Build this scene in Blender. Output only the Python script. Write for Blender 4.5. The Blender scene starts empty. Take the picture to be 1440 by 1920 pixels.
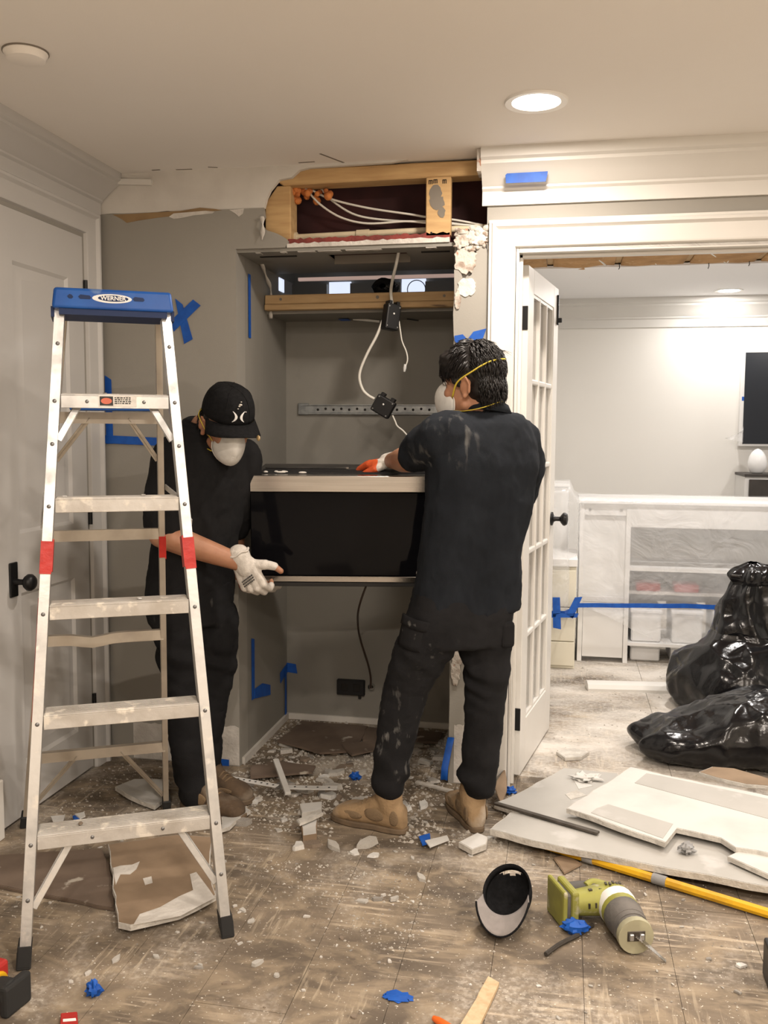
import bpy, bmesh, math, random
from math import sin, cos, pi, radians, sqrt
from mathutils import Vector, Matrix, noise
V = Vector
random.seed(7)

scene = bpy.context.scene
COL = scene.collection

# ------------------------------------------------------------------ camera
cam_d = bpy.data.cameras.new('camera')
cam = bpy.data.objects.new('camera', cam_d)
COL.objects.link(cam)
cam_d.sensor_fit = 'VERTICAL'
cam_d.sensor_height = 24.0
cam_d.lens = 24.0 * 1740.0 / 1920.0
cam_d.clip_start = 0.05
CAM_R = (Matrix.Rotation(radians(10.98), 3, 'Z') @ Matrix.Rotation(radians(90 - 4.99), 3, 'X')
         @ Matrix.Rotation(radians(0.34), 3, 'Z'))
CAM_P = V((0, 0, 1.37))
cam.matrix_world = Matrix.Translation(CAM_P) @ CAM_R.to_4x4()
scene.camera = cam

# ------------------------------------------------------------------ world, exposure
scene.view_settings.view_transform = 'Standard'
scene.view_settings.look = 'None'
scene.view_settings.gamma = 1.0
scene.view_settings.use_curve_mapping = False
scene.view_settings.exposure = 0.24
world = bpy.data.worlds.new('world')
scene.world = world
world.use_nodes = True
world.node_tree.nodes['Background'].inputs[0].default_value = (0.75, 0.8, 0.9, 1)
world.node_tree.nodes['Background'].inputs[1].default_value = 0.15

MAIN_W, FAR_W = 22.0, 24.0
MAIN_C, FAR_C = (1.0, 0.88, 0.765), (1.0, 0.95, 0.90)
MAIN_LIGHTS = [(-0.11, 2.98, .8), (-0.11, 1.25, .9), (-0.11, -0.5, 2.2), (1.75, 2.98, .8), (1.75, 1.25, 1.0), (1.75, -0.5, 2.2)]
FAR_LIGHTS = [(1.12, 7.05), (2.5, 7.05), (0.55, 4.9), (2.0, 4.9)]  # the pair over the open joists is unseen, added to brighten the far room
CEIL = 2.38
YW = 3.51      # front plane of the back wall
XL = -1.85     # plane of the left wall
NX0, NX1, NYB = -1.275, -0.42, 4.17   # niche


def ray(px, py):
    return CAM_R @ V(((px - 720) / 1740, -(py - 960) / 1740, -1))


def onz(px, py, z=0.0):
    d = ray(px, py)
    return CAM_P + d * ((z - CAM_P.z) / d.z)


def ony(px, py, y):
    d = ray(px, py)
    return CAM_P + d * (y / d.y)


def onx(px, py, x):
    d = ray(px, py)
    return CAM_P + d * (x / d.x)


# ------------------------------------------------------------------ helpers
class MB:
    def __init__(s):
        s.v, s.f = [], []

    def add(s, vs, fs):
        n = len(s.v)
        s.v += [V(p) for p in vs]
        s.f += [tuple(i + n for i in q) for q in fs]
        return s

    def box(s, c, size, rot=None):
        c = V(c)
        hx, hy, hz = size[0] / 2, size[1] / 2, size[2] / 2
        vs = []
        for z in (-hz, hz):
            for x, y in ((-hx, -hy), (hx, -hy), (hx, hy), (-hx, hy)):
                p = V((x, y, z))
                if rot is not None:
                    p = rot @ p
                vs.append(c + p)
        return s.add(vs, [(3, 2, 1, 0), (4, 5, 6, 7), (0, 1, 5, 4), (1, 2, 6, 5), (2, 3, 7, 6), (3, 0, 4, 7)])

    def b2(s, lo, hi):
        lo, hi = V(lo), V(hi)
        return s.box((lo + hi) / 2, hi - lo)

    def bar(s, p0, p1, w, h, up=(0, 0, 1)):
        p0, p1 = V(p0), V(p1)
        x = (p1 - p0)
        L = x.length
        x.normalize()
        y = V(up).cross(x)
        if y.length < 1e-5:
            y = V((0, 1, 0)).cross(x)
        y.normalize()
        z = x.cross(y)
        R = Matrix((x, y, z)).transposed()
        return s.box((p0 + p1) / 2, (L, w, h), R)

    def tube(s, pts, r, n=8, closed=False, caps=True, squash=1.0):
        pts = [V(p) for p in pts]
        m = len(pts)
        rs = r if isinstance(r, (list, tuple)) else [r] * m
        rings, prev = [], None
        for i, p in enumerate(pts):
            a = pts[(i - 1) % m] if (closed or i > 0) else p
            b = pts[(i + 1) % m] if (closed or i < m - 1) else p
            t = (b - a)
            if t.length < 1e-9:
                t = V((0, 0, 1))
            t.normalize()
            if prev is None:
                u = t.cross(V((0, 0, 1)))
                if u.length < 1e-3:
                    u = t.cross(V((1, 0, 0)))
            else:
                u = prev - t * prev.dot(t)
            u.normalize()
            prev = u
            w = t.cross(u)
            rings.append([p + (u * cos(2 * pi * k / n) + w * sin(2 * pi * k / n) * squash) * rs[i] for k in range(n)])
        vs = [q for ring in rings for q in ring]
        fs = []
        for i in range(m if closed else m - 1):
            j = (i + 1) % m
            for k in range(n):
                l = (k + 1) % n
                fs.append((i * n + k, i * n + l, j * n + l, j * n + k))
        if caps and not closed:
            fs.append(tuple(range(n - 1, -1, -1)))
            fs.append(tuple((m - 1) * n + k for k in range(n)))
        return s.add(vs, fs)

    def lathe(s, prof, n=20, o=(0, 0, 0), rot=None):
        o = V(o)
        vs, fs = [], []
        for (r, z) in prof:
            for k in range(n):
                p = V((r * cos(2 * pi * k / n), r * sin(2 * pi * k / n), z))
                if rot is not None:
                    p = rot @ p
                vs.append(o + p)
        m = len(prof)
        for i in range(m - 1):
            for k in range(n):
                l = (k + 1) % n
                fs.append((i * n + k, i * n + l, (i + 1) * n + l, (i + 1) * n + k))
        fs.append(tuple(range(n - 1, -1, -1)))
        fs.append(tuple((m - 1) * n + k for k in range(n)))
        return s.add(vs, fs)

    def prism(s, poly, d):
        poly = [V(p) for p in poly]
        d = V(d)
        n = len(poly)
        nrm = V((0, 0, 0))
        for i in range(n):
            nrm += poly[i].cross(poly[(i + 1) % n])
        if nrm.dot(d) > 0:
            poly.reverse()
        vs = poly + [p + d for p in poly]
        fs = [tuple(range(n)), tuple(range(2 * n - 1, n - 1, -1))]
        for i in range(n):
            j = (i + 1) % n
            fs.append((j, i, n + i, n + j))
        return s.add(vs, fs)

    def grid(s, P, nu, nv, closeu=False):
        """P(i,j) -> point"""
        vs = [P(i, j) for j in range(nv) for i in range(nu)]
        fs = []
        for j in range(nv - 1):
            for i in range(nu if closeu else nu - 1):
                k = (i + 1) % nu
                fs.append((j * nu + i, j * nu + k, (j + 1) * nu + k, (j + 1) * nu + i))
        return s.add(vs, fs)

    def ball(s, c, r, n=14, m=9, rot=None):
        c = V(c)
        r = V(r) if not isinstance(r, (int, float)) else V((r, r, r))
        vs, fs = [], []
        for i in range(1, m):
            a = pi * i / m
            for k in range(n):
                b = 2 * pi * k / n
                p = V((r.x * sin(a) * cos(b), r.y * sin(a) * sin(b), r.z * cos(a)))
                if rot is not None:
                    p = rot @ p
                vs.append(c + p)
        top, bot = V((0, 0, r.z)), V((0, 0, -r.z))
        if rot is not None:
            top, bot = rot @ top, rot @ bot
        vs += [c + top, c + bot]
        T, B = len(vs) - 2, len(vs) - 1
        for k in range(n):
            l = (k + 1) % n
            fs.append((T, k, l))
            fs.append((B, (m - 2) * n + l, (m - 2) * n + k))
            for i in range(m - 2):
                fs.append((i * n + k, (i + 1) * n + k, (i + 1) * n + l, i * n + l))
        return s.add(vs, fs)

    def cone(s, p0, r0, p1, r1, n=14):
        """rounded tapered limb: ball, cone, ball"""
        p0, p1 = V(p0), V(p1)
        s.tube([p0, p0.lerp(p1, .33), p0.lerp(p1, .67), p1], [r0, r0 + (r1 - r0) * .33, r0 + (r1 - r0) * .67, r1], n)
        s.ball(p0, r0, n, 8)
        s.ball(p1, r1, n, 8)
        return s

    def mesh(s, name):
        me = bpy.data.meshes.new(name)
        me.from_pydata([tuple(p) for p in s.v], [], s.f)
        me.update()
        return me

    def build(s, name, mat, parent=None, smooth=None, bevel=0, seg=1, solid=0, label=None):
        inv = ROOT.get(parent.name) if parent is not None else None
        if inv is not None:
            for p in s.v:
                p[:] = inv @ p
        me = s.mesh(name)
        return finish(me, name, mat, parent, smooth, bevel, seg, solid, label)


ROOT = {}


def finish(me, name, mat, parent=None, smooth=None, bevel=0, seg=1, solid=0, label=None):
    if smooth is not None:
        me.shade_smooth()
        if smooth < 180:
            me.set_sharp_from_angle(angle=radians(smooth))
    o = bpy.data.objects.new(name, me)
    COL.objects.link(o)
    if mat is not None:
        me.materials.append(MAT[mat] if isinstance(mat, str) else mat)
    if parent is not None:
        o.parent = parent
        if parent.name in ROOT:
            ROOT[o.name] = ROOT[parent.name]
    if solid:
        m = o.modifiers.new('solid', 'SOLIDIFY')
        m.thickness = solid
        m.offset = 0
    if bevel:
        m = o.modifiers.new('bevel', 'BEVEL')
        m.width = bevel
        m.segments = seg
        m.limit_method = 'ANGLE'
        m.angle_limit = radians(40)
    if label:
        o['label'] = label
    return o


def tag(o, label, cat, group=None, kind=None):
    o['label'] = label
    if cat:
        o['category'] = cat
    if group:
        o['group'] = group
    if kind:
        o['kind'] = kind
    return o


def thing(name, label, cat, loc=(0, 0, 0), rotz=0.0, group=None, kind=None, rot=None):
    o = bpy.data.objects.new(name, None)
    o.empty_display_size = 0.1
    COL.objects.link(o)
    M = Matrix.Translation(V(loc)) @ (rot.to_4x4() if rot is not None else Matrix.Rotation(rotz, 4, 'Z'))
    o.matrix_world = M
    ROOT[o.name] = M.inverted()
    if label:
        tag(o, label, cat, group, kind)
    elif kind:
        o['kind'] = kind
    return o


def local(o):
    """builders that already work in the thing's own frame"""
    ROOT[o.name] = None
    return o


def struct(o, label=None):
    o['kind'] = 'structure'
    if label:
        o['label'] = label
    return o


# ------------------------------------------------------------------ materials
MAT = {}


def nd(t, typ, **kw):
    n = t.nodes.new(typ)
    for k, v in kw.items():
        setattr(n, k, v)
    return n


def mat(name, c1, c2=None, scale=4.0, lo=0.4, hi=0.6, rough=0.6, metal=0.0, bump=0.0, bscale=60.0, detail=6.0,
        stretch=None, c3=None, s3=30.0, lo3=0.55, hi3=0.62, spec=0.5, coat=0.0, trans=0.0, alpha=1.0, emit=None,
        emits=0.0, ior=1.45, rough2=None, sheen=0.0, sss=0.0, world=False, aniso=0.0):
    m = bpy.data.materials.new(name)
    m.use_nodes = True
    t = m.node_tree
    b = t.nodes['Principled BSDF']
    b.inputs['Base Color'].default_value = (*c1, 1)
    b.inputs['Roughness'].default_value = rough
    b.inputs['Metallic'].default_value = metal
    b.inputs['Specular IOR Level'].default_value = spec
    b.inputs['Coat Weight'].default_value = coat
    b.inputs['Transmission Weight'].default_value = trans
    b.inputs['Alpha'].default_value = alpha
    b.inputs['IOR'].default_value = ior
    b.inputs['Sheen Weight'].default_value = sheen
    b.inputs['Anisotropic'].default_value = aniso
    if sss:
        b.inputs['Subsurface Weight'].default_value = sss
        b.inputs['Subsurface Scale'].default_value = 0.01
    if emit:
        b.inputs['Emission Color'].default_value = (*emit, 1)
        b.inputs['Emission Strength'].default_value = emits
    if world:
        src = nd(t, 'ShaderNodeNewGeometry').outputs['Position']
    else:
        src = nd(t, 'ShaderNodeTexCoord').outputs['Object']
    if stretch:
        mp = nd(t, 'ShaderNodeMapping')
        mp.inputs['Scale'].default_value = stretch
        t.links.new(src, mp.inputs[0])
        src = mp.outputs[0]

    def nz(sc, l, h, det=detail):
        n = nd(t, 'ShaderNodeTexNoise')
        n.inputs['Scale'].default_value = sc
        n.inputs['Detail'].default_value = det
        t.links.new(src, n.inputs['Vector'])
        r = nd(t, 'ShaderNodeMapRange')
        r.inputs[1].default_value = l
        r.inputs[2].default_value = h
        t.links.new(n.outputs[0], r.inputs[0])
        return r.outputs[0]
    col = None
    if c2 is not None:
        fac = nz(scale, lo, hi)
        mx = nd(t, 'ShaderNodeMix', data_type='RGBA')
        mx.inputs[6].default_value = (*c1, 1)
        mx.inputs[7].default_value = (*c2, 1)
        t.links.new(fac, mx.inputs[0])
        col = mx.outputs[2]
        if rough2 is not None:
            rr = nd(t, 'ShaderNodeMapRange')
            rr.inputs[3].default_value = rough
            rr.inputs[4].default_value = rough2
            t.links.new(fac, rr.inputs[0])
            t.links.new(rr.outputs[0], b.inputs['Roughness'])
    if c3 is not None:
        fac = nz(s3, lo3, hi3)
        mx = nd(t, 'ShaderNodeMix', data_type='RGBA')
        if col is None:
            mx.inputs[6].default_value = (*c1, 1)
        else:
            t.links.new(col, mx.inputs[6])
        mx.inputs[7].default_value = (*c3, 1)
        t.links.new(fac, mx.inputs[0])
        col = mx.outputs[2]
    if col is not None:
        t.links.new(col, b.inputs['Base Color'])
    if bump:
        n = nd(t, 'ShaderNodeTexNoise')
        n.inputs['Scale'].default_value = bscale
        n.inputs['Detail'].default_value = 5
        t.links.new(src, n.inputs['Vector'])
        bp = nd(t, 'ShaderNodeBump')
        bp.inputs['Strength'].default_value = bump
        bp.inputs['Distance'].default_value = 0.01
        t.links.new(n.outputs[0], bp.inputs['Height'])
        t.links.new(bp.outputs[0], b.inputs['Normal'])
    MAT[name] = m
    return m


mat('ceiling_paint', (.87, .84, .80), (.85, .815, .77), 1.2, .35, .65, rough=.85, bump=.04, bscale=250)
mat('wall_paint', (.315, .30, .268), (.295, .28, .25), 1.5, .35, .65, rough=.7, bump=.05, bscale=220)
mat('wall_paint_shaded', (.26, .248, .22), (.215, .205, .183), 2.2, .4, .75, rough=.7, bump=.05, bscale=220, c3=(.18, .17, .153), s3=3.0, lo3=.62, hi3=.75)  # same paint as the wall, with the niche's shade put into a darker colour
mat('bare_plaster', (.66, .635, .59), (.58, .55, .51), 5, .4, .65, rough=.9, bump=.15, bscale=60, c3=(.20, .17, .14), s3=9, lo3=.71, hi3=.74)
mat('far_paint', (.80, .78, .74), rough=.75, bump=.03, bscale=220)
mat('far_ceiling', (.86, .85, .85), rough=.85)
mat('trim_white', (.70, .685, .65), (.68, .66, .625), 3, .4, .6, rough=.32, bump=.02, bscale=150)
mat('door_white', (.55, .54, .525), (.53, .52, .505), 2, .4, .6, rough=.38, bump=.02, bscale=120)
mat('black_metal', (.012, .012, .013), rough=.38, metal=.3)
mat('lens', (1, 1, 1), rough=.4, emit=(1.0, .93, .82), emits=14)
mat('lens_far', (1, 1, 1), rough=.4, emit=(1.0, .97, .93), emits=14)
mat('fixture_white', (.85, .84, .81), rough=.4)
mat('glass', (1, 1, 1), rough=.03, trans=1.0, ior=1.45)
mat('blue_tape', (.005, .075, .38), (.007, .095, .45), 30, .4, .6, rough=.55)
mat('stud_wood', (.60, .40, .19), (.47, .29, .13), 6, .35, .7, rough=.75, stretch=(1, 8, 8), bump=.1, bscale=60, c3=(.22, .14, .08), s3=5, lo3=.70, hi3=.74)
mat('beam_wood', (.52, .36, .19), (.42, .27, .13), 6, .35, .7, rough=.75, stretch=(1, 9, 9), c3=(.16, .10, .06), s3=4, lo3=.68, hi3=.72)
mat('cavity', (.055, .017, .016), (.035, .012, .012), 6, .4, .6, rough=.9)
mat('dark_cavity', (.02, .018, .016), rough=.95)
mat('red_board', (.26, .055, .045), (.17, .04, .035), 20, .4, .6, rough=.9, bump=.3)
mat('pipe', (.72, .62, .44), (.62, .53, .37), 12, .4, .6, rough=.45)
mat('foam_orange', (.62, .22, .06), (.42, .13, .035), 25, .4, .6, rough=.8, bump=.5, bscale=50)
mat('cable_white', (.70, .68, .62), rough=.45)
mat('plaster_white', (.66, .63, .585), (.54, .51, .47), 14, .4, .6, rough=.95, bump=.4, bscale=70)
mat('plaster_torn', (.52, .48, .43), (.30, .235, .19), 22, .5, .62, rough=.95, bump=.6, bscale=60, c3=(.38, .17, .10), s3=14, lo3=.64, hi3=.68)
mat('brown_paper', (.30, .20, .10), (.24, .155, .08), 9, .4, .6, rough=.9)
mat('insulation', (.48, .28, .12), (.34, .185, .07), 7, .35, .65, rough=.95, bump=.6, bscale=18, c3=(.50, .34, .18), s3=30, lo3=.6, hi3=.7)
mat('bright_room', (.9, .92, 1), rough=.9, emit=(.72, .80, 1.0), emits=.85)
mat('lit_edge_glow', (.75, .52, .44), rough=.9, emit=(.95, .68, .58), emits=.28)  # lit edge of the hole, its light put in as pink colour and glow
mat('black_foil', (.02, .02, .022), rough=.15, metal=.6, bump=.9, bscale=30)
mat('galvanised', (.42, .44, .45), (.30, .32, .33), 30, .4, .6, rough=.42, metal=.8)
mat('wood_grey', (.20, .175, .145), rough=.8)


def floor_material(name, dusty):
    m = bpy.data.materials.new(name)
    m.use_nodes = True
    t = m.node_tree
    b = t.nodes['Principled BSDF']
    pos = nd(t, 'ShaderNodeNewGeometry').outputs['Position']

    def nz(sc, det, st=None, rot=0.0, dist=0.0):
        mp = nd(t, 'ShaderNodeMapping')
        mp.inputs['Scale'].default_value = st or (1, 1, 1)
        mp.inputs['Rotation'].default_value = (0, 0, rot)
        t.links.new(pos, mp.inputs[0])
        n = nd(t, 'ShaderNodeTexNoise')
        n.inputs['Scale'].default_value = sc
        n.inputs['Detail'].default_value = det
        n.inputs['Distortion'].default_value = dist
        n.inputs['Roughness'].default_value = .62
        t.links.new(mp.outputs[0], n.inputs['Vector'])
        return n.outputs[0]

    def mr(x, a, c, d=0.0, e=1.0):
        r = nd(t, 'ShaderNodeMapRange')
        r.inputs[1].default_value, r.inputs[2].default_value = a, c
        r.inputs[3].default_value, r.inputs[4].default_value = d, e
        t.links.new(x, r.inputs[0])
        return r.outputs[0]

    def mix(f, a, c):
        x = nd(t, 'ShaderNodeMix', data_type='RGBA')
        for k, q in ((6, a), (7, c)):
            if isinstance(q, tuple):
                x.inputs[k].default_value = (*q, 1)
            else:
                t.links.new(q, x.inputs[k])
        t.links.new(f, x.inputs[0])
        return x.outputs[2]

    def mul(a, c):
        x = nd(t, 'ShaderNodeMath', operation='MULTIPLY')
        t.links.new(a, x.inputs[0])
        if isinstance(c, float):
            x.inputs[1].default_value = c
        else:
            t.links.new(c, x.inputs[1])
        return x.outputs[0]
    dark, tan, mid = (.105, .082, .060), (.36, .285, .195), (.20, .158, .115)
    a = mr(nz(3.0, 10, (1, 1.25, 1), .3, .5), .38, .64)
    c = mix(a, dark, mid)
    s = mr(nz(6.5, 12, (1, 1.7, 1), -.5, .6), .46, .74)
    c = mix(s, c, tan)
    # trowel scratches of old adhesive
    sc = mul(mr(nz(26, 6, (.16, 1.9, 1), .75, .4), .52, .60), mr(nz(2.2, 3), .48, .60))
    c = mix(mul(sc, .65), c, (.52, .43, .32))
    sc2 = mul(mr(nz(30, 5, (1.9, .16, 1), .35, .4), .54, .62), mr(nz(2.6, 3, None, 1.0), .50, .60))
    c = mix(mul(sc2, .55), c, (.50, .42, .31))
    # plaster dust
    d1 = mr(nz(2.6, 8, None, .9, .5), .50, .66)
    fine = mr(nz(60, 4), .46, .60)
    sep = nd(t, 'ShaderNodeSeparateXYZ')
    t.links.new(pos, sep.inputs[0])
    near = mr(sep.outputs['Y'], 2.55, 3.3, .25, 1.0)
    if dusty:
        dust = mr(nz(2.2, 12, (1, 1.3, 1), .2, .4), .34, .62)
        c = mix(mul(dust, .92), c, (.66, .62, .565))
        c = mix(mul(fine, .25), c, (.75, .72, .67))
    else:
        c = mix(mul(mul(d1, near), .62), c, (.60, .545, .47))
        spk = mr(nz(95, 2), .66, .70)
        c = mix(mul(spk, .7), c, (.74, .69, .60))
        c = mix(mul(mul(fine, d1), .4), c, (.66, .60, .52))
    t.links.new(c, b.inputs['Base Color'])
    b.inputs['Roughness'].default_value = .82
    bp = nd(t, 'ShaderNodeBump')
    bp.inputs['Strength'].default_value = .35
    bp.inputs['Distance'].default_value = .004
    t.links.new(nz(40, 8, (1, 1.6, 1)), bp.inputs['Height'])
    t.links.new(bp.outputs[0], b.inputs['Normal'])
    MAT[name] = m


mat('bounce_floor', (.74, .66, .56), (.70, .62, .52), 4, .4, .6, rough=.5)  # unseen rear floor, made pale to bounce light onto the ceiling
floor_material('subfloor', False)
floor_material('subfloor_dusty', True)


# ------------------------------------------------------------------ the room: floor and ceiling
fl = struct(MB().b2((-3.0, -2.6, -.14), (3.4, 7.6, -.022)).build('floor', 'wood_grey'), 'bare subfloor of wide boards with glue residue')
xs = [-.155 + .2305 * k for k in range(-8, 15)]
rnd = random.Random(3)
for x in xs:
    y = -2.6 + rnd.uniform(0, 1.0)
    y0 = -2.6
    while y0 < 3.63:
        y1 = min(y, 3.64)
        if 3.64 - y1 < .15:
            y1 = 3.64
        x0, x1 = max(x, -1.87) + .0006, min(x + .2305, 3.2) - .0006
        if x1 - x0 > .02:
            MB().b2((x0, y0 + .0006, -.02), (x1, y1 - .0006, rnd.uniform(-.0012, 0))).build('floor_board', 'subfloor' if y1 > 1.3 else 'bounce_floor', fl)
        y0 = y1
        y = y1 + 1.22
MB().b2((NX0 - .1, 3.642, -.02), (NX1 + .1, 4.3, -.001)).build('niche_board', 'subfloor', fl)
for k in range(4):
    MB().b2((-.5 + k * .95, 3.642, -.02), (-.5 + (k + 1) * .95 - .002, 7.5, -.0005 * k)).build('dusty_board', 'subfloor_dusty', fl)

ce = struct(MB().b2((-1.95, -2.6, CEIL), (3.3, 3.63, CEIL + .05)).build('ceiling', 'ceiling_paint'))
# far room ceiling with torn edge
edge = [V((-.5 + .1 * i, 5.96 + .012 * sin(i * 1.7) + rnd.uniform(-.012, .012), CEIL)) for i in range(39)]
struct(MB().prism(edge + [V((3.3, 7.5, CEIL)), V((-.5, 7.5, CEIL))], (0, 0, .016)).build('ceiling', 'far_ceiling'), 'white ceiling of the far room ending in a torn edge')
ins = struct(MB().b2((-.5, 3.55, 2.58), (3.3, 6.5, 2.62)).build('ceiling', 'dark_cavity'), 'open ceiling of the far room')
for k in range(10):
    x0 = -.5 + k * .406
    g = MB()

    def P(i, j, x0=x0):
        x, y = x0 + .366 * i / 8, 3.65 + 2.7 * j / 40
        return V((x, y, 2.405 + .008 * noise.noise(V((x * 7, y * 4, 1))) - .006 * sin(pi * i / 8)))
    g.grid(P, 9, 41)
    g.f = [tuple(reversed(q)) for q in g.f]
    g.build('insulation_batt', 'insulation', ins, smooth=180, solid=.03)
    MB().b2((x0 + .368, 3.65, 2.405), (x0 + .404, 6.4, 2.575)).build('joist', 'beam_wood', ins)
for (a, c) in [((.05, 5.2), (.22, 5.95)), ((.32, 5.2), (.52, 5.95)), ((.62, 5.25), (.92, 5.95)), ((.90, 5.5), (.93, 5.95))]:
    MB().tube([V((a[0], a[1], 2.392)), V(((a[0] + c[0]) / 2, (a[1] + c[1]) / 2, 2.391)), V((c[0], c[1], 2.39))], .006, 6).build('strap', 'cable_white', ins)
for (x, L) in [(1.168, .105), (.82, .03), (.30, .02), (1.05, .02)]:
    MB().tube([V((x, 5.93, CEIL + .02)), V((x + .003, 5.935, CEIL - L * .5)), V((x - .002, 5.93, CEIL - L))], .0025, 5).build('hanging_strand', 'black_metal', ins)


# ------------------------------------------------------------------ walls
def ragged(p, q, n, amp, seed, ax=(0, 0, 1)):
    r = random.Random(seed)
    p, q, ax = V(p), V(q), V(ax)
    return [p.lerp(q, i / n) + ax * (r.uniform(-amp, amp) if 0 < i < n else 0) for i in range(n + 1)]


Wt = .12
wl = struct(MB().b2((XL - .1, -2.6, 0), (XL, 2.70, CEIL)).b2((XL - .1, 3.36, 0), (XL, YW + .12, CEIL)).b2((XL - .1, 2.70, 2.11), (XL, 3.36, CEIL))
            .build('wall_left', 'wall_paint'))
struct(MB().b2((-1.95, -2.7, 0), (3.3, -2.6, CEIL)).build('wall_rear', 'far_paint'))
struct(MB().b2((3.2, -2.6, 0), (3.3, 7.5, CEIL + .25)).build('wall_right', 'far_paint'))
struct(MB().b2((-.5, 7.4, 0), (3.3, 7.5, CEIL)).build('wall_far', 'far_paint'))
struct(MB().b2((-.40, 4.32, 0), (-.30, 7.4, CEIL + .25)).build('wall_far_left', 'far_paint'))

# back wall: painted part left of the niche
wb = MB().b2((XL, YW, 0), (NX0, YW + .1, 2.225))
hole_l = [(-1.275, 2.225), (-1.16, 2.225), (-1.155, 2.19), (-1.172, 2.165), (-1.15, 2.14), (-1.105, 2.125), (-1.075, 2.108),
          (-1.062, 2.095), (-1.078, 2.072), (-1.275, 2.072)]
wb.prism([V((x, YW, z)) for x, z in hole_l], (0, .013, 0))
# header strip and right wall beyond the door opening
wb.b2((-.30, YW, 2.03), (3.2, YW + Wt, CEIL)).b2((1.42, YW, 0), (3.2, YW + Wt, 2.03))
# pier between niche and opening
pier = ragged((-.42, 0, .0), (-.42, 0, 1.97), 24, .003, 5, (1, 0, 0)) + [V((-.40, 0, 1.975)), V((-.385, 0, 1.93)), V((-.355, 0, 1.95)),
        V((-.345, 0, 2.0)), V((-.335, 0, 2.05)), V((-.31, 0, 2.06)), V((-.30, 0, 2.04)), V((-.19, 0, 2.04)), V((-.19, 0, 0))]
wb.prism([V((p.x, YW, p.z)) for p in pier], (0, .013, 0))
wb.b2((-.41, YW + .013, 0), (-.19, YW + Wt, 2.03))
wb = struct(wb.build('wall_back', 'wall_paint'), 'greige wall with an open niche, torn plaster and a double door opening')
# bare plaster band where crown moulding was removed
band = [(XL, 2.225)] + [(x, 2.225 + .004 * sin(x * 31)) for x in [-1.8 + .08 * i for i in range(8)]] + [(-1.16, 2.225), (-1.150, 2.26),
        (-1.135, 2.29), (-1.112, 2.315), (-1.10, 2.328), (-1.05, 2.335), (-1.02, 2.36), (-.98, 2.368), (-.66, 2.372), (-.60, CEIL), (XL, CEIL)]
MB().prism([V((x, YW + .003, z)) for x, z in band], (0, .02, 0)).build('bare_band', 'bare_plaster', wb)
MB().bar((-1.835, YW - .004, 2.352), (-1.62, YW - .004, 2.338), .014, .022).build('moulding_scrap', 'trim_white', wb)
tear = [(-1.79, 2.222), (-1.70, 2.222), (-1.5, 2.226), (-1.42, 2.235), (-1.36, 2.228), (-1.33, 2.222), (-1.45, 2.213), (-1.6, 2.203), (-1.68, 2.195),
        (-1.73, 2.188), (-1.75, 2.203), (-1.77, 2.213)]
MB().prism([V((x, YW - .0015, z)) for x, z in tear], (0, .002, 0)).build('torn_paper', 'brown_paper', wb)
tear2 = [(-1.53, 2.217), (-1.40, 2.222), (-1.36, 2.218), (-1.37, 2.211), (-1.45, 2.206), (-1.5, 2.198), (-1.53, 2.196), (-1.55, 2.205)]
MB().prism([V((x, YW - .002, z)) for x, z in tear2], (0, .0015, 0)).build('torn_paper', 'plaster_white', wb)
tear3 = [(-1.30, 2.222), (-1.24, 2.224), (-1.245, 2.205), (-1.262, 2.195), (-1.275, 2.207)]
MB().prism([V((x, YW - .002, z)) for x, z in tear3], (0, .0015, 0)).build('torn_paper', 'plaster_white', wb)
# patches of bare plaster where the baseboard was
for i, (x0, x1, h) in enumerate([(-1.74, -1.55, .155), (-1.50, NX0 - .002, .165), (-.398, -.32, .235)]):
    r = random.Random(i)
    top = [V((x1 + (x0 - x1) * k / 12, YW - .0012, h + r.uniform(-.006, .006))) for k in range(13)]
    MB().prism([V((x0, YW - .0012, .004)), V((x1, YW - .0012, .004))] + top, (0, .002, 0)).build('bare_patch', 'plaster_white', wb)
# torn plaster on the pier
def blob2(cx, cz, rx, rz, seed, n=22, amp=.22):
    r = random.Random(seed)
    return [(cx + rx * cos(2 * pi * k / n) * (1 + r.uniform(-amp, amp)), cz + rz * sin(2 * pi * k / n) * (1 + r.uniform(-amp, amp))) for k in range(n)]


for i, (cx, cz, rx, rz, m_) in enumerate([(-.378, 2.005, .042, .05, 'plaster_torn'), (-.372, 1.905, .035, .035, 'plaster_white'), (-.39, 2.075, .03, .025, 'plaster_torn'),
                                          (-.335, 2.09, .038, .03, 'plaster_white'), (-.405, 1.86, .012, .035, 'plaster_torn'), (-.395, .46, .018, .07, 'plaster_torn'), (-.385, .52, .02, .05, 'plaster_torn')]):
    g = MB().prism([V((x, YW - .0035 - .0006 * i, z)) for x, z in blob2(cx, cz, rx, rz, 40 + i, 30, .16)], (0, .006, 0))
    g.build('torn_plaster', m_, wb, bevel=.0015, seg=1)
g = MB()
for k in range(60):
    r = random.Random(900 + k)
    g.ball((r.uniform(-.415, -.30), YW + r.uniform(-.004, .012), r.uniform(2.035, 2.12)), (r.uniform(.006, .02), .008, r.uniform(.004, .012)), 7, 5)
g.build('crumbled_plaster', 'plaster_torn', wb)

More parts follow.
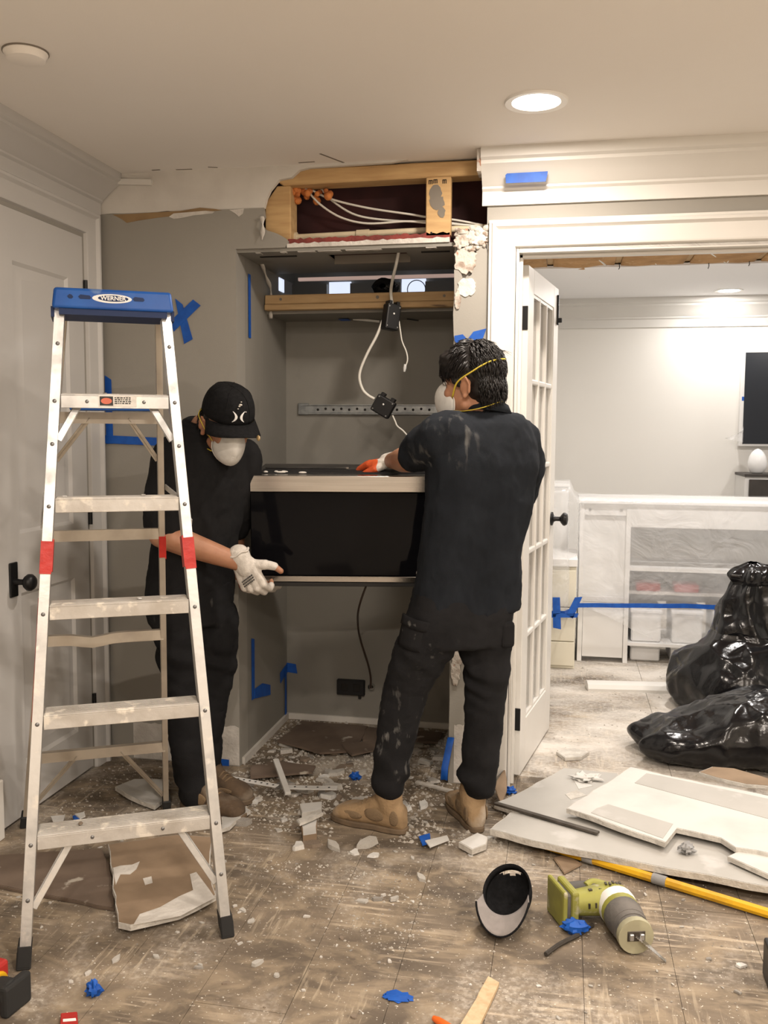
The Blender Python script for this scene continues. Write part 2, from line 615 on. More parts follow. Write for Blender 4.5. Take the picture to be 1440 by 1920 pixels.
# niche: sides, back, ceiling panel, soffit
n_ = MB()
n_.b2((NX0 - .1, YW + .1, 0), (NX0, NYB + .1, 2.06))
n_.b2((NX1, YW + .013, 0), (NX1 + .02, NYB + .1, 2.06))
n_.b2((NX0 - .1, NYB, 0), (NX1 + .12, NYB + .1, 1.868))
nw = struct(n_.build('wall_niche', 'wall_paint_shaded'), 'inside walls of the niche')
MB().b2((NX0, NYB - .012, 0), (NX1, NYB, .028)).b2((NX0, YW + .03, 0), (NX0 + .012, NYB - .012, .028)).build('baseboard_niche', 'bare_plaster', nw)
# niche ceiling board with cut-outs
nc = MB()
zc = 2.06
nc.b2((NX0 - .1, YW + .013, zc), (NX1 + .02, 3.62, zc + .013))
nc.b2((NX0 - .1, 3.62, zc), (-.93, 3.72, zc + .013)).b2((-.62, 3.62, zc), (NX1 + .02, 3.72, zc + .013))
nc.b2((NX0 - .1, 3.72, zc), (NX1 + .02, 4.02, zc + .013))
nce = struct(nc.build('ceiling', 'wall_paint_shaded'), 'board ceiling of the niche with a cut-out')
MB().b2((-.93, 3.713, zc - .02), (-.62, 3.72, zc + .04)).b2((-.934, 3.62, zc - .004), (-.93, 3.72, zc + .04)).build('cutout_frame', 'wood_grey', nce)
for (x0, x1) in [(-1.21, -1.06), (-.56, -.45)]:
    MB().b2((x0, 3.607, zc - .004), (x1, 3.62, zc)).build('slot', 'dark_cavity', nce)
r = random.Random(12)
for (a, c) in [(-1.03, -.96), (-.95, -.86), (-.84, -.70), (-.53, -.49), (-1.20, -1.18), (-1.10, -1.075)]:
    pts = [V((a, YW + .014, zc - .001)), V((c, YW + .014, zc - .001))] + [V((c + (a - c) * k / 6, YW + r.uniform(.03, .05), zc - .001)) for k in range(7)]
    MB().prism(pts, (0, 0, -.002)).build('plaster_drip', 'plaster_white', nce)
# lip of red board and white drywall edge under the hole
lip = ragged((-1.07, YW + .005, 2.088), (-.44, YW + .005, 2.092), 40, .003, 8)
MB().prism(lip + [V((-.44, YW + .005, 2.074)), V((-1.07, YW + .005, 2.072))], (0, .02, 0)).build('drywall_edge', 'plaster_white', wb)
lip = ragged((-1.07, YW + .02, 2.108), (-.44, YW + .02, 2.112), 50, .004, 9)
MB().prism(lip + [V((-.44, YW + .02, 2.085)), V((-1.07, YW + .02, 2.085))], (0, .03, 0)).build('red_edge', 'red_board', wb)
# cavity above the niche
cv = MB()
cv.b2((-1.4, 3.73, 2.073), (-.29, 3.76, CEIL))
cv.b2((-1.4, YW + .03, 2.074), (-.29, 3.73, 2.083))
cvo = struct(cv.build('wall_cavity', 'cavity'), 'dark red-brown back of the wall cavity above the niche')
MB().b2((-.30, YW + .03, 2.08), (-.29, 3.73, CEIL)).build('cavity_side', 'cavity', cvo)
# soffit box at the back of the niche
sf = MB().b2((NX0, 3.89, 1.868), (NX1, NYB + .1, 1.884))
struct(sf.build('soffit', 'wall_paint_shaded'), 'dark boxed soffit at the back of the niche')
# behind the soffit: gap into a lit space
gp = MB().b2((NX0 - .1, 4.62, 1.70), (NX1 + .12, 4.65, 2.40)).b2((NX0 - .1, NYB + .1, 1.68), (NX1 + .12, 4.65, 1.70))
gp.b2((NX0 - .11, 3.62, 1.9), (NX0 - .1, 4.65, 2.40)).b2((NX1 + .12, NYB + .1, 1.7), (NX1 + .13, 4.65, 2.40))
gpo = struct(gp.build('wall_gap', 'wall_paint'), 'dim space behind the niche')
MB().b2((-1.222, 4.19, 2.056), (-.42, 4.21, 2.070)).build('lit_edge_strip', 'lit_edge_glow', gpo)

def pan(px, py, Y, w, h):
    return ony(px, py, Y)


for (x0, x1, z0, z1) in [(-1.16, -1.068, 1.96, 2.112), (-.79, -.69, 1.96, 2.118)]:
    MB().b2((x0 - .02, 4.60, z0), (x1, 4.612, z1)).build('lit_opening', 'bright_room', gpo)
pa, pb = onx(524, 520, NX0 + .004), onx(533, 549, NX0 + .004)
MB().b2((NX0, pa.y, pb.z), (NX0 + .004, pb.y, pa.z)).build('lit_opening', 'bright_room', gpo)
MB().tube([V((-.735 + .045 * cos(2 * pi * k / 24), 4.592, 2.065 + .045 * sin(2 * pi * k / 24))) for k in range(24)], .0025, 6, closed=True).build('round_ring', 'wood_grey', gpo)
for (x0, x1) in [(-1.37, -1.185), (-1.065, -.81), (-.688, -.32)]:
    MB().b2((x0, 4.57, 1.72), (x1, 4.60, 2.100)).build('gap_panel', 'wall_paint', gpo)

# wood framing
o = thing('wood_beam', 'doubled wooden beam spanning the inside of the niche', 'beam', (-.85, 3.853, 1.88))
MB().b2((NX0 + .004, 3.85, 1.905), (NX1 - .004, 3.888, 1.944)).build('upper_board', 'beam_wood', o, bevel=.003)
MB().b2((NX0 + .004, 3.842, 1.880), (NX1 - .004, 3.888, 1.904)).build('lower_board', 'beam_wood', o, bevel=.003)
for (x, z, r_) in [(-1.20, 1.925, .006), (-.78, 1.925, .007), (-.50, 1.925, .006)]:
    MB().lathe([(r_, 0), (r_, .0015)], 10, (x, 3.85, z), Matrix.Rotation(pi / 2, 3, 'X')).build('knot', 'wood_grey', o)
o = tag(MB().prism([V((-1.085, 3.535, 2.372)), V((-.33, 3.535, 2.372)), V((-.33, 3.535, 2.318)), V((-1.09, 3.535, 2.312)), V((-1.11, 3.535, 2.325)), V((-1.10, 3.535, 2.36))], (0, .09, 0)).build('top_plate', 'stud_wood', bevel=.004),
    'wooden top plate exposed under the ceiling above the niche', 'lumber')
o = tag(MB().prism([V((-1.168, 3.55, 2.085)), V((-1.065, 3.55, 2.085)), V((-1.065, 3.55, 2.315)), V((-1.12, 3.55, 2.315)), V((-1.168, 3.55, 2.25))], (0, .09, 0)).build('wall_stud', 'stud_wood', bevel=.003),
    'wide wooden stud beside the orange foam above the niche', 'lumber')
o = thing('wall_stud', 'short wooden post with grey smear in front of the cables', 'lumber', (-.485, 3.56, 2.10))
MB().b2((-.532, 3.53, 2.10), (-.438, 3.568, 2.316)).build('post', 'stud_wood', o, bevel=.003)
for i, (cx, cz, rx, rz) in enumerate([(-.497, 2.255, .024, .034), (-.49, 2.222, .03, .025), (-.472, 2.185, .014, .02)]):
    MB().prism([V((x, 3.529 - .0004 * i, z)) for x, z in blob2(cx, cz, rx, rz, 70 + i, 16, .15)], (0, .0012, 0)).build('grey_smear', 'wood_grey', o)
for (x, z) in [(-.515, 2.298), (-.497, 2.30), (-.463, 2.298)]:
    g = MB()
    for k in range(3):
        g.b2((x - .007 + k * .006, 3.5288, z - .008), (x - .004 + k * .006, 3.5295, z + .006))
    g.b2((x - .007, 3.5288, z + (.004 if k else 0)), (x + .008, 3.5295, z + .007))
    g.build('stamp_mark', 'dark_cavity', o)
MB().lathe([(.004, 0), (.004, .002)], 8, (-.51, 3.53, 2.112), Matrix.Rotation(pi / 2, 3, 'X')).build('knot_hole', 'dark_cavity', o)
o = thing('pipe', 'cream plastic pipe with a coupling running above the niche', 'pipe', (-.8, 3.62, 2.13))
MB().tube([V((-1.13, 3.61, 2.128)), V((-.31, 3.61, 2.142))], .0125, 14).build('tube', 'pipe', o, smooth=40)
MB().tube([V((-.815, 3.61, 2.1335)), V((-.765, 3.61, 2.1345))], .0165, 14).build('coupling', 'pipe', o, smooth=40)
MB().tube([V((-1.10, 3.61, 2.128)), V((-1.055, 3.61, 2.1285))], .021, 14).tube([V((-1.135, 3.60, 2.125)), V((-1.10, 3.61, 2.128))], .024, 12).build('elbow', 'pipe', o, smooth=40)
# foam lumps
r = random.Random(5)
for (cx, cz, n2) in [(-1.035, 2.298, 13), (-.955, 2.298, 10)]:
    g = MB()
    for k in range(n2):
        t_ = k / n2
        dx = r.uniform(-.035, .035)
        g.ball((cx + dx, 3.60 + r.uniform(-.02, .02), cz + r.uniform(-.012, .012) - (.03 * r.random() if abs(dx) > .02 else 0)), r.uniform(.010, .017), 9, 6)
    tag(g.build('spray_foam', 'foam_orange', smooth=180), 'lump of orange foam under the top plate ' + ('beside the wide stud' if cx < -1 else 'away from the stud'), 'foam', 'orange foam lumps above the niche')


def sag(p, q, d, n=16, ax=(0, 0, -1)):
    p, q = V(p), V(q)
    return [p.lerp(q, i / n) + V(ax) * d * 4 * (i / n) * (1 - i / n) for i in range(n + 1)]


def bez(pts, n=10):
    """Catmull-Rom through points"""
    P = [V(p) for p in pts]
    P = [P[0] * 2 - P[1]] + P + [P[-1] * 2 - P[-2]]
    out = []
    for i in range(1, len(P) - 2):
        for k in range(n):
            t_ = k / n
            a, b_, c, d = P[i - 1], P[i], P[i + 1], P[i + 2]
            out.append(.5 * ((2 * b_) + (c - a) * t_ + (2 * a - 5 * b_ + 4 * c - d) * t_ ** 2 + (3 * b_ - a - 3 * c + d) * t_ ** 3))
    out.append(P[-2])
    return out


def at3(lst, y):
    return [ony(px, py, y) for px, py in lst]


for i, pl in enumerate([[(572, 352), (600, 383), (640, 408), (690, 419), (760, 415), (800, 418), (850, 420), (905, 425)],
                        [(576, 352), (620, 373), (690, 390), (770, 402), (800, 407), (850, 412), (905, 422)],
                        [(598, 350), (625, 378), (670, 404), (740, 414), (800, 415), (850, 418), (905, 424)]]):
    tag(MB().tube(bez(at3(pl, 3.60 + .012 * i), 6), .0042, 8).build('cable', 'cable_white', smooth=180), 'white cable above the niche, ' + ('sagging lowest of the three' if i == 0 else 'running highest of the three' if i == 1 else 'running between the other two'), 'cable', 'white cables above the niche')
# torn paper strips hanging at the left of the hole
for pl, y, nm in [([(491, 405), (493, 425), (491, 450)], 3.495, 'torn paper strip dangling beside the hole above the niche'),
                  ([(490, 492), (500, 520), (508, 545), (507, 575), (508, 597)], 3.75, 'torn white paper strip hanging down the niche corner')]:
    pts = bez(at3(pl, y) if y < 3.6 else [onx(a, b, NX0 + .018) for a, b in pl], 5)
    g = MB()
    n = len(pts)
    wd = [.006 + .003 * sin(k * 1.1) for k in range(n)]
    g.grid(lambda i, j: pts[j] + V(((i - 1) * wd[j], .003 * sin(j * .9 + i), 0)), 3, n)
    tag(g.build('torn_strip', 'plaster_white', smooth=180, solid=.003), nm, 'paper strip')

# ------------------------------------------------------------------ crown moulding
prof = [(0, 0), (.012, 0), (.012, .05), (.022, .058), (.022, .066), (.03, .072), (.05, .095), (.075, .118), (.09, .13), (.09, .142), (.102, .150), (.102, .185), (0, .185)]


def crown(name, p0, p1, out, zb, m='trim_white'):
    g = MB()
    p0, p1, out = V(p0), V(p1), V(out)
    k = (CEIL - zb) / .185
    poly = [p0 + out * a + V((0, 0, zb + b * k)) for a, b in prof]
    g.prism(poly, p1 - p0)
    return struct(g.build(name, m, smooth=25))


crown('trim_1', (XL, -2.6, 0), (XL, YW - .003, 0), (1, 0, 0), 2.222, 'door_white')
crown('trim_2', (-.318, YW, 0), (3.2, YW, 0), (0, -1, 0), 2.196)
crown('trim_3', (-.3, 7.4, 0), (3.2, 7.4, 0), (0, -1, 0), 2.165)
MB().b2((-.332, YW - .09, 2.30), (-.318, YW, CEIL)).build('broken_end', 'plaster_torn', wb)
# casing profile frame around openings
cprof = [(0, 0), (.004, .012), (.012, .016), (.066, .018), (.070, .022), (.076, .030), (.086, .030), (.092, .022), (.10, .022), (.10, 0)]


def casing(name, pts, out, w=.105, mt='trim_white', parent=None):
    """pts: inner edge polyline; mitred picture-frame; returns mesh. pts = list of (point, outward dir in plane scaled for mitre)"""
    g = MB()
    k = w / .10
    rings = [[V(p) + V(d) * a * k + V(out) * b for a, b in cprof] for p, d in pts]
    n = len(cprof)
    vs = [q for r_ in rings for q in r_]
    fs = []
    for i in range(len(rings) - 1):
        for j in range(n):
            l = (j + 1) % n
            fs.append((i * n + j, i * n + l, (i + 1) * n + l, (i + 1) * n + j))
    fs += [tuple(range(n)), tuple((len(rings) - 1) * n + j for j in range(n - 1, -1, -1))]
    g.add(vs, fs)
    me_o = g.build(name, mt, parent, smooth=25)
    bm = bmesh.new()
    bm.from_mesh(me_o.data)
    bmesh.ops.recalc_face_normals(bm, faces=bm.faces)
    bm.to_mesh(me_o.data)
    bm.free()
    return me_o


xr = 1.42
struct(casing('trim_4', [((-.192, YW, 0), (-1, 0, 0)), ((-.192, YW, 2.043), (-1, 0, 1)), ((xr + .01, YW, 2.043), (1, 0, 1)), ((xr + .01, YW, 0), (1, 0, 0))], (0, -1, 0), .098),
       'white moulded casing around the double door opening')
# jamb
jb = MB().b2((-.20, YW, 0), (-.18, YW + Wt + .004, 2.045)).b2((-.18, YW, 2.025), (xr, YW + Wt + .004, 2.045)).b2((xr, YW, 0), (xr + .02, YW + Wt + .004, 2.045))
jb.b2((-.18, YW + .04, 0), (-.168, YW + .07, 2.025)).b2((-.18, YW + .04, 2.013), (xr, YW + .07, 2.025))
struct(jb.build('trim_5', 'trim_white', bevel=.0015), 'white door jamb of the double door opening')
# casing of left door
yd0, yd1, zd = 2.70, 3.372, 2.113
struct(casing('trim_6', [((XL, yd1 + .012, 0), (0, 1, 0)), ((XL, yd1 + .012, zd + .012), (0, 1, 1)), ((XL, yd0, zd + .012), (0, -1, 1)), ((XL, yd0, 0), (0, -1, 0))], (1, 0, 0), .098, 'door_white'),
       'white casing around the panelled door')
struct(MB().b2((XL, yd0 - .1, 0), (XL + .036, yd0 + .012, .205)).b2((XL, -2.6, 0), (XL + .016, yd0 - .1, .18)).build('baseboard_left', 'trim_white', bevel=.004), 'tall white plinth and baseboard beside the panelled door')


# ------------------------------------------------------------------ left door
def raised_panel(g, y0, y1, z0, z1, x):
    rings = [(0, 0), (.012, -.010), (.022, -.010), (.055, -.002), (.055, -.002)]
    vs = []
    for ins_, dx in rings:
        vs += [V((x + dx, y0 + ins_, z0 + ins_)), V((x + dx, y1 - ins_, z0 + ins_)), V((x + dx, y1 - ins_, z1 - ins_)), V((x + dx, y0 + ins_, z1 - ins_))]
    fs = []
    for i in range(len(rings) - 1):
        for k in range(4):
            l = (k + 1) % 4
            fs.append((i * 4 + k, i * 4 + l, i * 4 + 4 + l, i * 4 + 4 + k))
    n = (len(rings) - 1) * 4
    fs.append((n, n + 1, n + 2, n + 3))
    g.add(vs, fs)


x = XL + .004
dy0, dy1 = 2.715, 3.365
d1 = MB()
P1, P2 = (2.895, 3.255, 1.008, 1.937), (2.895, 3.255, .19, .80)
d1.b2((x - .035, dy0, .012), (x, P1[0], 2.108)).b2((x - .035, P1[1], .012), (x, dy1, 2.108))
for z0, z1 in ((.012, P2[2]), (P2[3], P1[2]), (P1[3], 2.108)):
    d1.b2((x - .035, P1[0], z0), (x, P1[1], z1))
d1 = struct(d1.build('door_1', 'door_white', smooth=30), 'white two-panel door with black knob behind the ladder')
for p in (P1, P2):
    g = MB()
    raised_panel(g, p[0], p[1], p[2], p[3], x)
    g.build('panel', 'door_white', d1, smooth=25)
k = thing('knob_set', None, None)
bpy.data.objects.remove(k)
kx = MB().b2((x, 2.822, .795), (x + .008, 2.868, .915)).build('knob_plate', 'black_metal', d1, bevel=.004, seg=2)
RY = Matrix.Rotation(pi / 2, 3, 'Y')
MB().lathe([(.012, 0), (.010, .02), (.010, .035), (.022, .042), (.029, .052), (.029, .062), (.022, .072), (.008, .076)], 24, (x + .008, 2.845, .848), RY).build('knob', 'black_metal', d1, smooth=40)
for z0 in (1.86, 1.00, .225):
    hg = MB().tube([V((x + .008, dy1 + .006, z0 - .005)), V((x + .008, dy1 + .006, z0 + .085))], .008, 12).build('hinge', 'black_metal', d1, smooth=40)
MB().b2((x - .045, dy0 - .02, 2.109), (x - .015, dy1 + .02, 2.12)).build('gap_shadow_strip', 'dark_cavity', d1)

# ------------------------------------------------------------------ french door leaf
P0 = V((-.166, 3.622, 0))
ang = math.atan2(.628, .106)
dl = thing('door_2', None, None, P0, ang, kind='structure')
dl['label'] = 'white french door leaf with fifteen panes standing open'
local(dl)
Wd, Hd, Td = .64, 2.0, .036
gx0, gx1, gz0, gz1 = .105, .535, .215, 1.905
fr = MB()
fr.b2((0, -Td / 2, .01), (gx0, Td / 2, Hd)).b2((gx1, -Td / 2, .01), (Wd, Td / 2, Hd))
fr.b2((gx0, -Td / 2, .01), (gx1, Td / 2, gz0)).b2((gx0, -Td / 2, gz1), (gx1, Td / 2, Hd))
fr.build('leaf_frame', 'trim_white', dl, bevel=.002)
cw, rh = (gx1 - gx0) / 3, (gz1 - gz0) / 5
for i in (1, 2):
    MB().box((gx0 + cw * i, 0, (gz0 + gz1) / 2), (.022, Td * .9, gz1 - gz0)).build('muntin', 'trim_white', dl, bevel=.006, seg=2)
for j in (1, 2, 3, 4):
    MB().box(((gx0 + gx1) / 2, 0, gz0 + rh * j), (gx1 - gx0, Td * .86, .022)).build('muntin', 'trim_white', dl, bevel=.006, seg=2)
g = MB()
for z in (gz0 + .006, gz1 - .006):
    g.box(((gx0 + gx1) / 2, 0, z), (gx1 - gx0, Td * .8, .012))
for q in (gx0 + .006, gx1 - .006):
    g.box((q, 0, (gz0 + gz1) / 2), (.012, Td * .78, gz1 - gz0))
g.build('glazing_bead', 'trim_white', dl)
for i in range(3):
    for j in range(5):
        MB().box((gx0 + cw * (i + .5), 0, gz0 + rh * (j + .5)), (cw - .02, .004, rh - .02)).build('pane', 'glass', dl)
for z0 in (1.757, .192):
    MB().box((-.0025, 0, z0 + .045), (.004, .036, .09)).build('hinge', 'black_metal', dl, bevel=.0015)
    MB().box((-.012, .022, z0 + .045), (.04, .006, .09)).tube([V((-.006, .026, z0)), V((-.006, .026, z0 + .09))], .007, 10).build('hinge_leaf', 'black_metal', dl, bevel=.002)
MB().box((Wd - .03, -Td / 2 - .004, 1.905), (.02, .008, .13)).box((Wd - .03, -Td / 2 - .012, 1.86), (.012, .02, .02)).build('flush_bolt', 'black_metal', dl, bevel=.002)
RXm = Matrix.Rotation(pi / 2, 3, 'X')
for sgn in (1, -1):
    MB().lathe([(.030, 0), (.030, .006), (.014, .012), (.010, .02), (.010, .038), (.018, .044), (.028, .052), (.030, .060), (.024, .070), (.006, .074)], 24,
               (Wd - .065, -sgn * Td / 2, .985), RXm if sgn > 0 else Matrix.Rotation(-pi / 2, 3, 'X')).build('knob', 'black_metal', dl, smooth=40)


# ------------------------------------------------------------------ lights
def downlight(xy, far, label):
    x_, y_ = xy[:2]
    z = CEIL
    o = thing('ceiling_light', label, 'downlight', (x_, y_, z), 0, 'recessed ceiling lights in the far room' if far else 'recessed ceiling lights in the room')
    local(o)
    MB().lathe([(.098, 0), (.095, -.006), (.075, -.004), (.073, .0), (.073, -.001)], 40).build('trim_ring', 'fixture_white', o, smooth=50)
    MB().lathe([(.073, -.0005), (.073, -.0025), (.05, -.003)], 40).build('lens', 'lens_far' if far else 'lens', o)
    l = bpy.data.lights.new('lamp', 'AREA')
    l.shape = 'DISK'
    l.size = .14
    l.energy = (FAR_W * (.35 if y_ > 6 else 1.0)) if far else MAIN_W * xy[2]
    l.color = FAR_C if far else MAIN_C
    lo = bpy.data.objects.new('lamp', l)
    COL.objects.link(lo)
    lo.parent = o
    lo.location = (0, 0, -.006)
    return o


for i, p in enumerate(MAIN_LIGHTS):
    downlight(p, False, 'glowing round recessed light in the ceiling in front of the niche' if i == 0 else 'recessed light in the room ceiling well away from the niche')
for i, p in enumerate(FAR_LIGHTS):
    downlight(p, True, 'recessed light in the far room ceiling by the crown moulding' if i == 0 else 'unseen extra light in the far room ceiling')
sp = onz(48, 97, CEIL)
o = thing('smoke_detector', 'low round white smoke detector on the ceiling', 'smoke detector', sp)
local(o)
MB().lathe([(.058, 0), (.058, -.006), (.054, -.010), (.052, -.012), (.05, -.022), (.035, -.026), (.01, -.027)], 36).build('cover', 'ceiling_paint', o, smooth=40)
MB().lathe([(.0605, .0), (.0605, -.004)], 36).build('base_plate', 'wood_grey', o)
# scratches on the ceiling by the wall
g = MB()
for (a, c) in [((600, 288), (645, 305)), ((390, 313), (408, 314)), ((330, 318), (360, 317)), ((560, 305), (590, 303)), ((285, 319), (300, 318))]:
    p, q = onz(a[0], a[1], CEIL), onz(c[0], c[1], CEIL)
    g.bar(V((p.x, p.y, CEIL - .0006)), V((q.x, q.y, CEIL - .0006)), .008, .001)
g.build('scuff', 'wood_grey', ce)
# crack line

# ================================================================== ladder
mat('aluminium', (.63, .63, .625), (.47, .47, .465), 14, .45, .7, rough=.36, rough2=.55, metal=.75, bump=.06, bscale=60, c3=(.74, .72, .68), s3=22, lo3=.60, hi3=.70)
mat('aluminium_dirty', (.57, .55, .52), (.44, .41, .37), 9, .4, .65, rough=.55, metal=.35, bump=.15, bscale=50, c3=(.74, .70, .63), s3=25, lo3=.57, hi3=.66)
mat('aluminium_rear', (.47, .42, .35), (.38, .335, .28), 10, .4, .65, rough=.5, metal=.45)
mat('ladder_blue', (.008, .075, .33), (.012, .10, .40), 8, .4, .6, rough=.42, bump=.05, bscale=40, c3=(.10, .19, .42), s3=9, lo3=.64, hi3=.68)
mat('ladder_blue_dark', (.004, .02, .085), rough=.6)
mat('red_tape', (.50, .025, .018), (.42, .02, .015), 30, .4, .6, rough=.4, bump=.2, bscale=40)
mat('rubber', (.018, .018, .018), rough=.8)
mat('rivet', (.22, .22, .22), rough=.4, metal=.8)
mat('white_print', (.80, .80, .79), rough=.5)
mat('sticker_white', (.72, .70, .66), (.60, .57, .53), 40, .5, .6, rough=.6)
mat('sticker_black', (.03, .03, .03), rough=.6)
mat('sticker_red', (.62, .16, .10), rough=.6)


def text(body, size, M, name, mt, parent=None, bold=0.0, depth=.0004, sx=1.0):
    cu = bpy.data.curves.new(name, 'FONT')
    cu.body = body
    cu.size = size
    cu.align_x, cu.align_y = 'CENTER', 'CENTER'
    cu.extrude = depth
    cu.offset = bold
    cu.resolution_u = 3
    tmp = bpy.data.objects.new(name, cu)
    COL.objects.link(tmp)
    dg = bpy.context.evaluated_depsgraph_get()
    me = bpy.data.meshes.new_from_object(tmp.evaluated_get(dg))
    bpy.data.objects.remove(tmp)
    bpy.data.curves.remove(cu)
    me.transform(Matrix.Diagonal((sx, 1, 1, 1)))
    me.transform(M)
    if parent is not None and ROOT.get(parent.name) is not None:
        me.transform(ROOT[parent.name])
    me.materials.clear()
    return finish(me, name, mt, parent)


def frame(o, x, y):
    """matrix with origin o, local X = x, local Y = y"""
    x, y = V(x).normalized(), V(y).normalized()
    z = x.cross(y).normalized()
    y = z.cross(x)
    M = Matrix((x, y, z)).transposed().to_4x4()
    M.translation = V(o)
    return M


LD = thing('stepladder', 'aluminium stepladder with a blue plastic cap and red tape bands on its rails', 'ladder', (-1.0915, 2.153, 0), radians(28.6))
local(LD)
HL = 1.72


def lf(s, z, dx=0.0, dy=0.0):
    k = z / HL
    return V((s * (.255 - .118 * k) + s * dx, .29 * k + dy, z))


def lr(s, z, dx=0.0, dy=0.0):
    k = z / HL
    return V((-.072 * (1 - k) + s * (.238 - .108 * k) + s * dx, .92 - .49 * k + dy, z))


for s in (-1, 1):
    fr_ = MB()
    z0, z1 = .03, 1.70
    fr_.bar(lf(s, z0, -.010, .032), lf(s, z1, -.010, .032), .003, .066, (0, 1, 0))
    fr_.bar(lf(s, z0, .002, .0), lf(s, z1, .002, .0), .027, .003, (0, 1, 0))
    fr_.bar(lf(s, z0, .002, .064), lf(s, z1, .002, .064), .027, .003, (0, 1, 0))
    rail = fr_.build('front_rail', 'aluminium', LD, bevel=.0008)
    for z, h in ((1.032, .085),):
        MB().bar(lf(s, z - h / 2, .002, -.0035), lf(s, z + h / 2, .002, -.0035), .0295, .0035, (0, 1, 0)).bar(lf(s, z - h / 2, -.0135, .03), lf(s, z + h / 2, -.0135, .03), .003, .07, (0, 1, 0)).bar(lf(s, z - h / 2, .0165, .015), lf(s, z + h / 2, .0165, .015), .002, .03, (0, 1, 0)).build('tape_band', 'red_tape', rail)
    for z in (.305, .605, .885, 1.165, 1.445, 1.33 if s < 0 else 1.325, .17, 1.60):
        MB().ball(lf(s, z, .002, -.0025), (.0055, .003, .0055), 10, 6).build('rivet', 'rivet', rail, smooth=180)
    ft = MB().bar(lf(s, .0, .004, .005), lf(s, .045, .004, .005), .036, .014, (0, 1, 0)).bar(lf(s, .0, .004, .035), lf(s, .055, .004, .035), .034, .075, (0, 1, 0))
    for v_ in ft.v:
        v_.z = max(v_.z, .0)
    ft.build('foot', 'rubber', LD, bevel=.003)
    rr = MB()
    rr.bar(lr(s, z0, -.008, 0), lr(s, z1, -.008, 0), .003, .034, (0, 1, 0))
    rr.bar(lr(s, z0, .0, -.016), lr(s, z1, .0, -.016), .018, .003, (0, 1, 0)).bar(lr(s, z0, .0, .016), lr(s, z1, .0, .016), .018, .003, (0, 1, 0))
    rrail = rr.build('rear_rail', 'aluminium_rear', LD, bevel=.0006)
    MB().bar(lr(s, .96, .0, -.018), lr(s, 1.03, .0, -.018), .021, .004, (0, 1, 0)).bar(lr(s, .96, .0105, 0), lr(s, 1.03, .0105, 0), .003, .038, (0, 1, 0)).build('tape_band', 'red_tape', rrail)
    if s < 0:
        MB().bar(lf(s, .60, .017, .045), lf(s, .92, .017, .045), .002, .02, (0, 1, 0)).build('tape_band', 'red_tape', rail)
    f2 = MB().bar(lr(s, 0, .002), lr(s, .05, .002), .028, .045, (0, 1, 0))
    for v_ in f2.v:
        v_.z = max(v_.z, .0)
    f2.build('foot', 'rubber', LD, bevel=.003)
    # spreader
    a, c = lf(s, 1.11, .02, .045), lr(s, 1.19, .014)
    m_ = (a + c) / 2 + V((0, 0, .02))
    MB().bar(a, m_, .004, .018).bar(m_, c, .004, .018).build('spreader', 'aluminium', LD, bevel=.001)

for i, z in enumerate((.325, .625, .905, 1.185, 1.465)):
    a, c = lf(-1, z), lf(1, z)
    y0 = a.y + .001
    x0, x1 = a.x + .012, c.x - .012
    g = MB().b2((x0, y0, z - .004), (x1, y0 + .078, z)).b2((x0, y0, z - .038), (x1, y0 + .003, z - .004)).b2((x0, y0 + .075, z - .03), (x1, y0 + .078, z - .004))
    st = g.build('step', 'aluminium_dirty' if i < 4 else 'aluminium', LD, bevel=.0012)
    g = MB()
    for k in range(7):
        g.b2((x0 + .004, y0 + .007 + k * .0105, z), (x1 - .004, y0 + .0115 + k * .0105, z + .0018))
    g.build('tread_ribs', 'aluminium_dirty', st)
    if i in (0, 4):
        for xx in (-.075, .075) if i == 4 else (-.085, .095):
            MB().ball((xx, y0 - .0005, z - .02), (.005, .003, .005), 10, 6).build('rivet', 'rivet', st, smooth=180)
    # diagonal braces under bottom and top step
    if i in (0, 4):
        for s in (-1, 1):
            p, q = V((s * (.12 if i == 0 else .085), y0 + .045, z - .006)), lf(s, z - (.185 if i == 0 else .125), -.012, .03)
            b_ = MB().bar(p, q, .004, .022, (0, 1, 0) if False else (0, 0, 1)).bar(p + V((0, -.011, 0)), q + V((0, -.011, 0)), .018, .003, (0, 1, 0))
            b_.build('brace', 'aluminium', LD, bevel=.001)
            MB().ball(p + V((0, -.014, -.004)), (.007, .004, .007), 10, 6).build('rivet', 'aluminium', LD, smooth=180)
# plaster flakes lying on the steps are built with the debris
for i, z in enumerate((.265, .69, 1.04, 1.405)):
    a, c = lr(-1, z), lr(1, z)
    g = MB()
    n = 12

    def P(q, j, a=a, c=c, i=i, z=z):
        t_ = j / n
        p = a.lerp(c, t_)
        dent = -.012 * math.exp(-((t_ - .42) / .12) ** 2) if i == 1 else 0
        off = [(-.014, .016), (.010, .016), (.010, .012), (-.011, .012), (-.011, -.018), (-.014, -.018)][q]
        return p + V((0, off[0], off[1] + dent))
    g.grid(lambda q, j: P(5 - q, j), 6, n + 1, True)
    g.build('rear_bar', 'aluminium_rear', LD, smooth=30)
    if i in (0, 3):
        for s in (-1, 1):
            p = a.lerp(c, .5) + V((s * (.07 if i == 0 else .055), -.008, 0))
            q = lr(s, z - (.20 if i == 0 else .13), -.009)
            MB().bar(p, q, .003, .022, (0, 1, 0)).bar(p + V((0, -.005, 0)), q + V((0, -.005, 0)), .016, .003, (0, 1, 0)).build('rear_brace', 'aluminium_rear', LD, bevel=.001)
MB().b2((-.125, .455, 1.425), (.115, .535, 1.452)).build('tool_shelf', 'ladder_blue', LD, bevel=.006, seg=2)
